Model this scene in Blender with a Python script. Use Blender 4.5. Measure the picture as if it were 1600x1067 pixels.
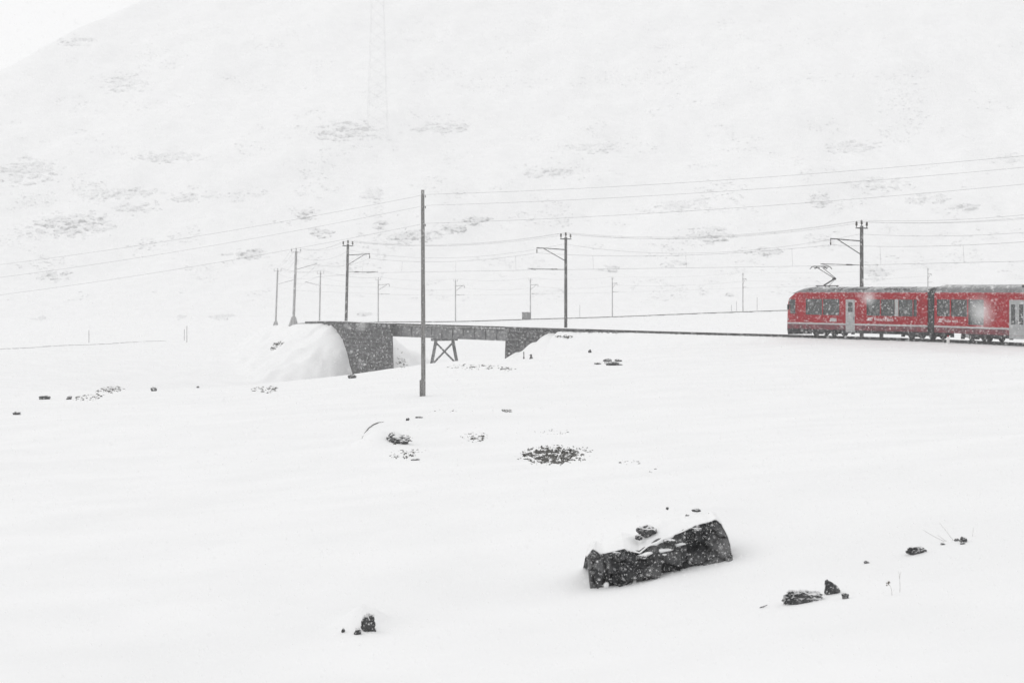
import bpy, math, random
import numpy as np
from mathutils import Vector, Matrix, noise as mnoise

R = math.radians
scene = bpy.context.scene
for o in list(bpy.data.objects):
    bpy.data.objects.remove(o)
random.seed(11)
rng = np.random.default_rng(11)

# ------------------------------------------------------------------ camera
EYE = 3.6                       # metres above the top of the rails (z = 0)
F = 3000.0                      # focal length in pixels of a 1600 px wide picture
cam_d = bpy.data.cameras.new('camera')
cam = bpy.data.objects.new('camera', cam_d)
scene.collection.objects.link(cam)
cam.location = (0, 0, EYE)
cam.rotation_euler = (R(90), 0, 0)
cam_d.sensor_width = 36.0
cam_d.lens = 36.0 * F / 1600.0
cam_d.shift_y = -80.5 / 1600.0
cam_d.clip_start = 0.1
cam_d.clip_end = 5000
cam_d.dof.use_dof = True
cam_d.dof.focus_distance = 120.0
cam_d.dof.aperture_fstop = 5.6
scene.camera = cam

# ------------------------------------------------------------------ sky, sun, exposure
SUN_EL, SUN_AZ = 42.0, -62.0    # sun high to the left, a little in front, behind thick cloud
world = bpy.data.worlds.new('World')
scene.world = world
world.use_nodes = True
wn = world.node_tree
wn.nodes.clear()
w_out = wn.nodes.new('ShaderNodeOutputWorld')
w_bg = wn.nodes.new('ShaderNodeBackground')
sky = wn.nodes.new('ShaderNodeTexSky')
sky.sky_type = 'NISHITA'
sky.sun_disc = False
sky.sun_elevation = R(SUN_EL)
sky.sun_rotation = R(SUN_AZ)
sky.altitude = 2200
sky.air_density = 1.0
sky.dust_density = 6.0
hsv = wn.nodes.new('ShaderNodeHueSaturation')      # cloud takes the blue out of the sky
hsv.inputs['Saturation'].default_value = 0.0
ov = wn.nodes.new('ShaderNodeMix')
ov.data_type = 'RGBA'
ov.inputs['Factor'].default_value = 0.86            # even overcast veil over the clear-sky gradient
ov.inputs['B'].default_value = (8.55, 8.55, 8.59, 1)
wn.links.new(sky.outputs['Color'], hsv.inputs['Color'])
wn.links.new(hsv.outputs['Color'], ov.inputs['A'])
wn.links.new(ov.outputs['Result'], w_bg.inputs['Color'])
w_bg.inputs['Strength'].default_value = 0.1
wn.links.new(w_bg.outputs['Background'], w_out.inputs['Surface'])

sun_d = bpy.data.lights.new('sun', 'SUN')
sun_d.energy = 0.5
sun_d.angle = R(40)
sun_d.color = (1.0, 0.985, 0.965)
sun = bpy.data.objects.new('sun', sun_d)
scene.collection.objects.link(sun)
sd = Vector((math.sin(R(SUN_AZ)) * math.cos(R(SUN_EL)), math.cos(R(SUN_AZ)) * math.cos(R(SUN_EL)), math.sin(R(SUN_EL))))
sun.rotation_euler = sd.to_track_quat('Z', 'Y').to_euler()
sun.location = (0, 0, 60)

scene.view_settings.view_transform = 'Standard'
scene.view_settings.look = 'None'
scene.view_settings.gamma = 1.0
scene.view_settings.use_curve_mapping = False
scene.view_settings.exposure = 0.21
scene.render.engine = 'CYCLES'
cy = scene.cycles
cy.use_denoising = True
cy.max_bounces = 8
cy.diffuse_bounces = 4
cy.glossy_bounces = 2
cy.transmission_bounces = 3
cy.volume_bounces = 3
cy.transparent_max_bounces = 12
cy.caustics_reflective = False
cy.caustics_refractive = False
cy.use_adaptive_sampling = False

# ------------------------------------------------------------------ materials
def new_mat(name):
    m = bpy.data.materials.new(name)
    m.use_nodes = True
    nt = m.node_tree
    return m, nt, nt.nodes['Principled BSDF']

def noisy(name, c1, c2, scale=3.0, rough=0.7, detail=6.0, bump=0.0, bump_scale=None, metal=0.0, lo=0.35, hi=0.65,
          stretch=(1, 1, 1), spec=0.4, dust=0.0, dust_z=0.35):
    """two-tone noise surface; dust = how much fresh snow clings to faces that look up"""
    m, nt, b = new_mat(name)
    tc = nt.nodes.new('ShaderNodeTexCoord')
    mp = nt.nodes.new('ShaderNodeMapping')
    mp.inputs['Scale'].default_value = stretch
    nt.links.new(tc.outputs['Object'], mp.inputs['Vector'])
    n = nt.nodes.new('ShaderNodeTexNoise')
    n.inputs['Scale'].default_value = scale
    n.inputs['Detail'].default_value = detail
    nt.links.new(mp.outputs['Vector'], n.inputs['Vector'])
    r = nt.nodes.new('ShaderNodeValToRGB')
    r.color_ramp.elements[0].position = lo
    r.color_ramp.elements[0].color = (*c1, 1)
    r.color_ramp.elements[1].position = hi
    r.color_ramp.elements[1].color = (*c2, 1)
    nt.links.new(n.outputs['Fac'], r.inputs['Fac'])
    col = r.outputs['Color']
    if dust > 0:
        geo = nt.nodes.new('ShaderNodeNewGeometry')
        sx = nt.nodes.new('ShaderNodeSeparateXYZ')
        nt.links.new(geo.outputs['Normal'], sx.inputs['Vector'])
        n3 = nt.nodes.new('ShaderNodeTexNoise')
        n3.inputs['Scale'].default_value = scale * 3.1
        n3.inputs['Detail'].default_value = 8
        nt.links.new(tc.outputs['Object'], n3.inputs['Vector'])
        ad = nt.nodes.new('ShaderNodeMath'); ad.operation = 'MULTIPLY_ADD'
        ad.inputs[1].default_value = 1.3
        nt.links.new(n3.outputs['Fac'], ad.inputs[0])
        nt.links.new(sx.outputs['Z'], ad.inputs[2])
        mr = nt.nodes.new('ShaderNodeMapRange')
        mr.inputs['From Min'].default_value = dust_z + 0.65
        mr.inputs['From Max'].default_value = dust_z + 0.95
        mr.inputs['To Max'].default_value = dust
        nt.links.new(ad.outputs[0], mr.inputs['Value'])
        mx = nt.nodes.new('ShaderNodeMix'); mx.data_type = 'RGBA'
        nt.links.new(mr.outputs['Result'], mx.inputs['Factor'])
        nt.links.new(col, mx.inputs['A'])
        mx.inputs['B'].default_value = (0.86, 0.865, 0.87, 1)
        col = mx.outputs['Result']
    nt.links.new(col, b.inputs['Base Color'])
    b.inputs['Roughness'].default_value = rough
    b.inputs['Metallic'].default_value = metal
    b.inputs['Specular IOR Level'].default_value = spec
    if bump > 0:
        n2 = nt.nodes.new('ShaderNodeTexNoise')
        n2.inputs['Scale'].default_value = bump_scale or scale * 2
        n2.inputs['Detail'].default_value = 8
        nt.links.new(mp.outputs['Vector'], n2.inputs['Vector'])
        bp = nt.nodes.new('ShaderNodeBump')
        bp.inputs['Strength'].default_value = bump
        bp.inputs['Distance'].default_value = 0.05
        nt.links.new(n2.outputs['Fac'], bp.inputs['Height'])
        nt.links.new(bp.outputs['Normal'], b.inputs['Normal'])
    return m

M = {}
M['snow'] = noisy('fresh_snow', (0.85, 0.853, 0.856), (0.885, 0.887, 0.89), scale=0.35, rough=0.85, bump=0.25, bump_scale=1.3, spec=0.15)
M['snow_cap'] = noisy('settled_snow', (0.865, 0.868, 0.87), (0.89, 0.892, 0.894), scale=2.0, rough=0.85, bump=0.3, bump_scale=9, spec=0.15)
M['rock'] = noisy('dark_gneiss', (0.022, 0.023, 0.025), (0.075, 0.075, 0.076), scale=5, rough=0.8, bump=0.8, bump_scale=14, dust=0.9, dust_z=0.55)
M['boulder'] = noisy('boulder_gneiss', (0.018, 0.019, 0.021), (0.15, 0.15, 0.151), scale=2.6, rough=0.85, bump=1.0, bump_scale=11, lo=.36, hi=.68)
M['rock_far'] = noisy('mountain_rock', (0.33, 0.332, 0.335), (0.48, 0.482, 0.485), scale=0.25, rough=0.9, dust=0.8, dust_z=0.55)  # base colours lightened to stand in for distance haze; dust adds the snow
M['rock_high'] = noisy('haze_paled_rock', (0.50, 0.502, 0.505), (0.64, 0.642, 0.645), scale=0.25, rough=0.9, dust=0.8, dust_z=0.55)  # paler copy for higher rock and scree, haze fading put into the colour
M['haze_grey'] = noisy('haze_paled_grey', (0.26, 0.26, 0.262), (0.48, 0.48, 0.482), scale=4, rough=0.9, stretch=(2, 2, 0.35))  # haze fading painted into distant poles, their footings and the path edging
M['galvanised'] = noisy('galvanised_steel', (0.5, 0.505, 0.51), (0.6, 0.605, 0.61), scale=1, rough=0.6)
M['heath'] = noisy('dwarf_heath', (0.02, 0.02, 0.018), (0.07, 0.065, 0.055), scale=9, rough=0.9)
M['masonry'] = noisy('old_masonry', (0.03, 0.031, 0.032), (0.10, 0.10, 0.102), scale=1.8, rough=0.9, bump=0.6, bump_scale=5, stretch=(1, 1, 2.2))
def add_courses(m):
    nt = m.node_tree; b = nt.nodes['Principled BSDF']
    src = b.inputs['Base Color'].links[0].from_socket
    tc = nt.nodes.new('ShaderNodeTexCoord'); sp = nt.nodes.new('ShaderNodeSeparateXYZ'); nt.links.new(tc.outputs['Object'], sp.inputs[0])
    u1 = nt.nodes.new('ShaderNodeMath'); u1.operation = 'MULTIPLY'; u1.inputs[1].default_value = -0.75; nt.links.new(sp.outputs['X'], u1.inputs[0])
    u2 = nt.nodes.new('ShaderNodeMath'); u2.operation = 'ADD'; nt.links.new(u1.outputs[0], u2.inputs[0]); nt.links.new(sp.outputs['Y'], u2.inputs[1])
    cb = nt.nodes.new('ShaderNodeCombineXYZ'); nt.links.new(u2.outputs[0], cb.inputs[0]); nt.links.new(sp.outputs['Z'], cb.inputs[1])
    br = nt.nodes.new('ShaderNodeTexBrick'); br.inputs['Scale'].default_value = 1.0; br.inputs['Brick Width'].default_value = 0.95; br.inputs['Row Height'].default_value = 0.42
    br.inputs['Mortar Size'].default_value = 0.035; br.inputs['Color1'].default_value = (1, 1, 1, 1); br.inputs['Color2'].default_value = (.55, .55, .55, 1); br.inputs['Mortar'].default_value = (1.9, 1.9, 1.9, 1)
    nt.links.new(cb.outputs[0], br.inputs['Vector'])
    mx = nt.nodes.new('ShaderNodeMix'); mx.data_type = 'RGBA'; mx.blend_type = 'MULTIPLY'; mx.inputs['Factor'].default_value = 1.0
    nt.links.new(src, mx.inputs['A']); nt.links.new(br.outputs['Color'], mx.inputs['B']); nt.links.new(mx.outputs['Result'], b.inputs['Base Color'])
add_courses(M['masonry'])
M['girder'] = noisy('painted_girder', (0.13, 0.132, 0.135), (0.22, 0.22, 0.223), scale=1.2, rough=0.7, dust=0.5, dust_z=0.6)
M['rail'] = noisy('rail_steel', (0.02, 0.02, 0.021), (0.05, 0.047, 0.045), scale=3, rough=0.6, metal=0.3)
M['pole'] = noisy('weathered_pole', (0.05, 0.05, 0.051), (0.15, 0.148, 0.146), scale=4, rough=0.85, stretch=(2, 2, 0.35), bump=0.4)
M['wood'] = noisy('grey_wood', (0.13, 0.128, 0.126), (0.27, 0.266, 0.26), scale=5, rough=0.9, stretch=(3, 3, 0.2), bump=0.4)
M['iron'] = noisy('black_iron', (0.012, 0.012, 0.013), (0.035, 0.035, 0.036), scale=6, rough=0.6)
M['wire'] = noisy('wire_metal', (0.03, 0.03, 0.031), (0.05, 0.05, 0.05), scale=2, rough=0.6)
M['red'] = noisy('red_paint', (0.25, 0.001, 0.008), (0.33, 0.002, 0.012), scale=1.4, rough=0.42, dust=0.5, dust_z=0.7, spec=0.06)
M['dark_red'] = noisy('dirty_red_paint', (0.075, 0.010, 0.018), (0.17, 0.012, 0.025), scale=2.2, rough=0.6)
M['roof'] = noisy('roof_grey', (0.12, 0.124, 0.127), (0.20, 0.204, 0.208), scale=1.1, rough=0.6, dust=0.45, dust_z=0.75)
M['roof_dark'] = noisy('roof_equipment', (0.02, 0.022, 0.023), (0.07, 0.072, 0.074), scale=3, rough=0.7, dust=0.5, dust_z=0.8)
M['door'] = noisy('door_grey', (0.30, 0.31, 0.315), (0.38, 0.388, 0.39), scale=1.5, rough=0.5)
M['stripe'] = noisy('stripe_silver', (0.36, 0.365, 0.37), (0.46, 0.465, 0.47), scale=3, rough=0.5)
M['frame'] = noisy('window_rubber', (0.03, 0.032, 0.033), (0.06, 0.062, 0.063), scale=4, rough=0.6)
M['under'] = noisy('underframe_black', (0.010, 0.011, 0.012), (0.035, 0.036, 0.038), scale=4, rough=0.8)
M['rubber'] = noisy('gangway_rubber', (0.012, 0.013, 0.014), (0.03, 0.031, 0.032), scale=5, rough=0.8)
M['seat'] = noisy('seat_cloth', (0.03, 0.035, 0.045), (0.06, 0.065, 0.075), scale=8, rough=0.9)
M['inside'] = noisy('interior_panel', (0.07, 0.075, 0.075), (0.11, 0.115, 0.11), scale=2, rough=0.7)
M['blind'] = noisy('pale_pillar', (0.34, 0.35, 0.35), (0.42, 0.43, 0.43), scale=3, rough=0.6)
M['letter'] = noisy('white_lettering', (0.62, 0.63, 0.64), (0.7, 0.71, 0.72), scale=3, rough=0.5)
M['porcelain'] = noisy('brown_porcelain', (0.02, 0.016, 0.014), (0.045, 0.036, 0.03), scale=10, rough=0.25)
M['white_post'] = noisy('white_post_paint', (0.72, 0.72, 0.71), (0.8, 0.8, 0.8), scale=8, rough=0.5)
M['cabinet'] = noisy('cabinet_grey', (0.10, 0.102, 0.104), (0.15, 0.152, 0.154), scale=3, rough=0.6)
M['dry'] = noisy('dry_stalk', (0.10, 0.09, 0.07), (0.20, 0.18, 0.15), scale=20, rough=0.9)

def glass_mat():
    m = bpy.data.materials.new('tinted_glass'); m.use_nodes = True
    nt = m.node_tree; nt.nodes.clear()
    out = nt.nodes.new('ShaderNodeOutputMaterial')
    tr = nt.nodes.new('ShaderNodeBsdfTransparent'); tr.inputs['Color'].default_value = (0.36, 0.38, 0.38, 1)
    gl = nt.nodes.new('ShaderNodeBsdfGlossy'); gl.inputs['Roughness'].default_value = 0.04
    gl.inputs['Color'].default_value = (0.8, 0.82, 0.82, 1)
    mx = nt.nodes.new('ShaderNodeMixShader')
    mx.inputs[0].default_value = 0.09; nt.links.new(tr.outputs[0], mx.inputs[1]); nt.links.new(gl.outputs[0], mx.inputs[2])
    nt.links.new(mx.outputs[0], out.inputs['Surface'])
    return m
M['glass'] = glass_mat()

def flake_mat():
    m = bpy.data.materials.new('snowflake'); m.use_nodes = True
    nt = m.node_tree; nt.nodes.clear()
    out = nt.nodes.new('ShaderNodeOutputMaterial')
    df = nt.nodes.new('ShaderNodeBsdfDiffuse'); df.inputs['Color'].default_value = (0.95, 0.95, 0.95, 1)
    tl = nt.nodes.new('ShaderNodeBsdfTranslucent'); tl.inputs['Color'].default_value = (0.95, 0.95, 0.95, 1)
    mx = nt.nodes.new('ShaderNodeMixShader'); mx.inputs[0].default_value = 0.5
    nt.links.new(df.outputs[0], mx.inputs[1]); nt.links.new(tl.outputs[0], mx.inputs[2])
    nt.links.new(mx.outputs[0], out.inputs['Surface'])
    return m
M['flake'] = flake_mat()

# ------------------------------------------------------------------ object helpers
def link(o):
    scene.collection.objects.link(o); return o

def tag(o, label=None, cat=None, group=None, kind=None):
    if label: o['label'] = label
    if cat: o['category'] = cat
    if group: o['group'] = group
    if kind: o['kind'] = kind
    return o

def thing(name, label, cat, loc=(0, 0, 0), group=None, rotz=0.0):
    o = link(bpy.data.objects.new(name, None))
    o.empty_display_size = 0.3
    o.location = loc; o.rotation_euler = (0, 0, rotz)
    return tag(o, label, cat, group)

class MB:
    """collects faces; build() links them as one mesh object"""
    def __init__(self):
        self.v = []; self.f = []
    def add(self, vs, fs):
        k = len(self.v)
        self.v.extend([tuple(p) for p in vs])
        self.f.extend([tuple(i + k for i in f) for f in fs])
        return self
    def box(self, c, size, ax=None, taper=(1, 1)):
        ax = ax or (Vector((1, 0, 0)), Vector((0, 1, 0)), Vector((0, 0, 1)))
        c = Vector(c); vs = []
        for dz in (-.5, .5):
            tx, ty = taper if dz > 0 else (1, 1)
            for dx, dy in ((-.5, -.5), (.5, -.5), (.5, .5), (-.5, .5)):
                vs.append(c + ax[0] * (dx * size[0] * tx) + ax[1] * (dy * size[1] * ty) + ax[2] * (dz * size[2]))
        return self.add(vs, [(3, 2, 1, 0), (4, 5, 6, 7), (0, 1, 5, 4), (1, 2, 6, 5), (2, 3, 7, 6), (3, 0, 4, 7)])
    def bar(self, a, b, w, h=None):
        a = Vector(a); b = Vector(b); h = h or w
        z = (b - a); L = z.length; z.normalize()
        up = Vector((0, 0, 1)) if abs(z.z) < 0.95 else Vector((0, 1, 0))
        x = up.cross(z).normalized(); y = z.cross(x)
        return self.box((a + b) / 2, (w, h, L), (x, y, z))
    def tube(self, pts, r, n=6, cap=True):
        pts = [Vector(p) for p in pts]
        rs = r if hasattr(r, '__len__') else [r] * len(pts)
        k = len(self.v); up = Vector((0.123, 0.2, 1)).normalized()
        for i, p in enumerate(pts):
            t = (pts[min(i + 1, len(pts) - 1)] - pts[max(i - 1, 0)]).normalized()
            u = up if abs(t.dot(up)) < 0.95 else Vector((1, 0.1, 0)).normalized()
            x = u.cross(t).normalized(); y = t.cross(x)
            for j in range(n):
                a = 2 * math.pi * j / n
                self.v.append(tuple(p + x * (math.cos(a) * rs[i]) + y * (math.sin(a) * rs[i])))
        for i in range(len(pts) - 1):
            for j in range(n):
                a = k + i * n + j; b = k + i * n + (j + 1) % n
                self.f.append((a, b, b + n, a + n))
        if cap:
            self.f.append(tuple(k + j for j in reversed(range(n))))
            self.f.append(tuple(k + (len(pts) - 1) * n + j for j in range(n)))
        return self
    def prism(self, bottom, top):
        n = len(bottom)
        return self.add(list(bottom) + list(top), [tuple(reversed(range(n))), tuple(range(n, 2 * n))] +
                        [(i, (i + 1) % n, n + (i + 1) % n, n + i) for i in range(n)])
    def lathe(self, base, prof, n=10):
        base = Vector(base); k = len(self.v)
        for r, z in prof:
            for j in range(n):
                a = 2 * math.pi * j / n
                self.v.append((base.x + r * math.cos(a), base.y + r * math.sin(a), base.z + z))
        for i in range(len(prof) - 1):
            for j in range(n):
                a = k + i * n + j; b = k + i * n + (j + 1) % n
                self.f.append((a, b, b + n, a + n))
        self.f.append(tuple(k + j for j in reversed(range(n))))
        self.f.append(tuple(k + (len(prof) - 1) * n + j for j in range(n)))
        return self
    def build(self, name, mat, parent=None, origin=(0, 0, 0), xf=None, smooth=False, label=None):
        me = bpy.data.meshes.new(name)
        ox, oy, oz = origin
        vs = [xf(p) for p in self.v] if xf else self.v
        me.from_pydata([(p[0] - ox, p[1] - oy, p[2] - oz) for p in vs], [], self.f)
        me.materials.append(M[mat]); me.validate(); me.update()
        if smooth: me.shade_smooth()
        o = link(bpy.data.objects.new(name, me))
        if parent is not None: o.parent = parent
        if label: o['label'] = label
        return o

def np_mesh(name, V, T, mat, smooth=True):
    """mesh from numpy arrays: V (n,3), T (m,k)"""
    me = bpy.data.meshes.new(name)
    k = T.shape[1]
    me.vertices.add(len(V)); me.vertices.foreach_set('co', V.astype(np.float32).ravel())
    me.loops.add(T.size); me.loops.foreach_set('vertex_index', T.astype(np.int32).ravel())
    me.polygons.add(len(T))
    me.polygons.foreach_set('loop_start', np.arange(0, T.size, k, dtype=np.int32))
    me.polygons.foreach_set('loop_total', np.full(len(T), k, dtype=np.int32))
    me.materials.append(M[mat]); me.update(calc_edges=True)
    if smooth: me.shade_smooth()
    return me

def P(x, y, d):
    """the point at distance d that lies in the direction measured in the photograph"""
    return Vector(((x - 800) / F * d, d, EYE + (453 - y) / F * d))

# ------------------------------------------------------------------ railway alignment (plan points and heights in metres)
TP = np.array([(39.6, 88, 0), (38.9, 102, 0), (37.6, 115, 0), (35.2, 127.6, 0), (31.2, 139.2, 0), (24.4, 151, 0), (15.4, 163, 0),
               (9.9, 171, 0), (5.6, 177.6, 0), (0.6, 185.6, 0), (-5.9, 194.5, 0), (-12.7, 206, 0), (-18.2, 217.5, -0.02), (-24.5, 234, -0.4),
               (-29.5, 254, -1.0), (-33.3, 284, -1.6), (-35.4, 318, -2.0), (-34.4, 352, -2.3), (-26, 388, -2.8), (-11.5, 409, -3.05),
               (4.4, 424, -2.8), (23.2, 437, -2.45), (53.6, 444, -1.4), (97, 450, -0.2), (150, 455, 1.0), (215, 458, 2.0)], float)
def catmull(pts, n):
    out = []
    for i in range(len(pts) - 1):
        p0 = pts[max(i - 1, 0)]; p1 = pts[i]; p2 = pts[i + 1]; p3 = pts[min(i + 2, len(pts) - 1)]
        for k in range(n):
            t = k / n
            out.append(0.5 * ((2 * p1) + (-p0 + p2) * t + (2 * p0 - 5 * p1 + 4 * p2 - p3) * t * t + (-p0 + 3 * p1 - 3 * p2 + p3) * t ** 3))
    out.append(pts[-1])
    return np.array(out)
TR = catmull(TP, 16)
seg = np.linalg.norm(np.diff(TR[:, :2], axis=0), axis=1)
TS = np.concatenate([[0], np.cumsum(seg)])
TT = np.gradient(TR[:, :2], axis=0); TT /= np.linalg.norm(TT, axis=1)[:, None]
TN = np.stack([-TT[:, 1] * -1, -TT[:, 0]], 1)         # placeholder, fixed below
TN = np.stack([-TT[:, 1], TT[:, 0]], 1)               # left of travel = the side towards the camera on the near stretch
def track_at(s):
    x = np.interp(s, TS, TR[:, 0]); y = np.interp(s, TS, TR[:, 1]); z = np.interp(s, TS, TR[:, 2])
    t = np.array([np.interp(s, TS, TT[:, 0]), np.interp(s, TS, TT[:, 1])]); t /= np.linalg.norm(t)
    return Vector((x, y, z)), Vector((t[0], t[1], 0)), Vector((-t[1], t[0], 0))
_px = 800 + TR[:, 0] / TR[:, 1] * F
_near = TR[:, 1] < 235
def s_of_px(px):
    i = np.where(_near)[0]
    return float(np.interp(-px, -_px[i], TS[i]))
_far = TR[:, 1] > 352
def s_of_px_far(px):
    i = np.where(_far)[0]
    return float(np.interp(px, _px[i], TS[i]))
def off(s, e, z=0.0):
    p, t, n = track_at(s)
    return p + n * e + Vector((0, 0, z))
E_W = 2.25                                            # half width of the abutments
def face_s(px, s_guess, e):
    """distance along the track at which the face e metres off the centre line is seen in column px"""
    ss = np.linspace(s_guess - 30, s_guess + 30, 600)
    q = np.array([(lambda p: 800 + p.x / p.y * F)(off(s, e)) for s in ss])
    return float(ss[np.argmin(abs(q - px))])
S_LEFT, S_RIGHT = face_s(506, s_of_px(513), E_W), face_s(876, s_of_px(868), E_W)   # where the fill starts to fall away at the bridge
D_LEFT, D_RIGHT = S_LEFT - face_s(553, s_of_px(553), E_W), face_s(808, s_of_px(808), E_W) - S_RIGHT

# ------------------------------------------------------------------ terrain
def perlin(x, y, seed=0):
    g = np.random.default_rng(seed)
    perm = g.permutation(512); ang = g.random(512) * 2 * np.pi
    gx, gy = np.cos(ang), np.sin(ang)
    xi = np.floor(x).astype(int); yi = np.floor(y).astype(int)
    xf = x - xi; yf = y - yi
    def gr(ix, iy, fx, fy):
        h = perm[(perm[ix % 512] + iy) % 512]
        return gx[h] * fx + gy[h] * fy
    u = xf ** 3 * (xf * (xf * 6 - 15) + 10); v = yf ** 3 * (yf * (yf * 6 - 15) + 10)
    a = gr(xi, yi, xf, yf); b = gr(xi + 1, yi, xf - 1, yf); c = gr(xi, yi + 1, xf, yf - 1); d = gr(xi + 1, yi + 1, xf - 1, yf - 1)
    return (a * (1 - u) + b * u) * (1 - v) + (c * (1 - u) + d * u) * v

CP = np.array([
    (0, -70, 2.0), (-60, -50, .8), (60, -50, 3), (0, -20, 1.3), (0, 0, .9), (-30, 0, -.1), (30, 0, 2.2),
    (-4.5, 16, -.15), (0, 16, .12), (4.6, 15.5, .65), (-3, 24, -.25), (1.1, 23, .0), (3.2, 25, .50), (7, 26, 1.0), (12, 30, 1.4),
    (-8, 30, -.6), (0, 45, -.45), (6, 45, .05), (14, 45, .4), (-13, 45, -1.3),
    (-3.9, 83.5, -.98), (8, 80, -.5), (20, 85, -.1), (38, 95, .0), (-14, 85, -1.7), (-28, 85, -2.5),
    (0, 120, -1.45), (12, 125, -.9), (24, 128, -.6), (-14, 120, -2.3), (-30, 125, -3.3), (-50, 120, -3.2),
    (-7.7, 165, -2.75), (-12, 152, -3.25), (-18.7, 142, -3.75), (-2.3, 170, -2.6), (2.0, 168, -2.6), (0.3, 183, -3.9), (-1, 178, -3.3), (1.5, 176, -3.0), (3, 181, -2.7), (9, 158, -1.25), (16, 150, -.75),
    (-60, 260, -4.0), (-60, 190, -4.6), (-42, 215, -5.4), (-36, 165, -5.2), (-22, 182, -7.0), (-13, 188, -7.0), (-7, 190, -5.6), (-1, 188, -4.6), (-12, 212, -6.2),
    (-2, 215, -5.4), (6, 235, -5.0), (22, 205, -3.0), (40, 180, -1.2), (60, 190, -1.0), (60, 140, -.6),
    (20, 265, -4.4), (-10, 300, -4.6), (-20, 260, -4.4), (-62, 330, -4.6), (60, 300, -3.2), (-110, 200, -4), (-110, 120, -3.2),
    (-30, 395, -3.4), (-12, 413, -3.5), (4, 430, -3.3), (23, 442, -2.9), (53, 450, -1.8), (97, 456, -.6), (150, 460, .6), (-75, 440, -3.6),
    (-160, 300, -4), (160, 300, 0), (120, 200, .5), (120, 100, 1), (-160, 450, -3.4), (215, 465, 1.6), (-215, 465, -2.5), (0, 470, -2.8)], float)
def tps_k(r2):
    return 0.5 * r2 * np.log(r2 + 1e-9)
def tps_fit(cp):
    n = len(cp); xy = cp[:, :2] / 50.0
    d2 = ((xy[:, None] - xy[None]) ** 2).sum(-1)
    A = np.zeros((n + 3, n + 3)); A[:n, :n] = tps_k(d2) + np.eye(n) * 2e-4
    A[:n, n] = 1; A[:n, n + 1:] = xy; A[n, :n] = 1; A[n + 1:, :n] = xy.T
    return np.linalg.solve(A, np.concatenate([cp[:, 2], [0, 0, 0]])), xy
TPW, TPXY = tps_fit(CP)
def tps(x, y):
    q = np.stack([x, y], -1) / 50.0
    out = TPW[len(TPXY)] + q @ TPW[len(TPXY) + 1:]
    for w, c in zip(TPW, TPXY):
        out = out + w * tps_k(((q - c) ** 2).sum(-1))
    return out
def smax(a, b, k):
    h = np.clip(0.5 + 0.5 * (a - b) / k, 0, 1)
    return b * (1 - h) + a * h + k * h * (1 - h)

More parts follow.
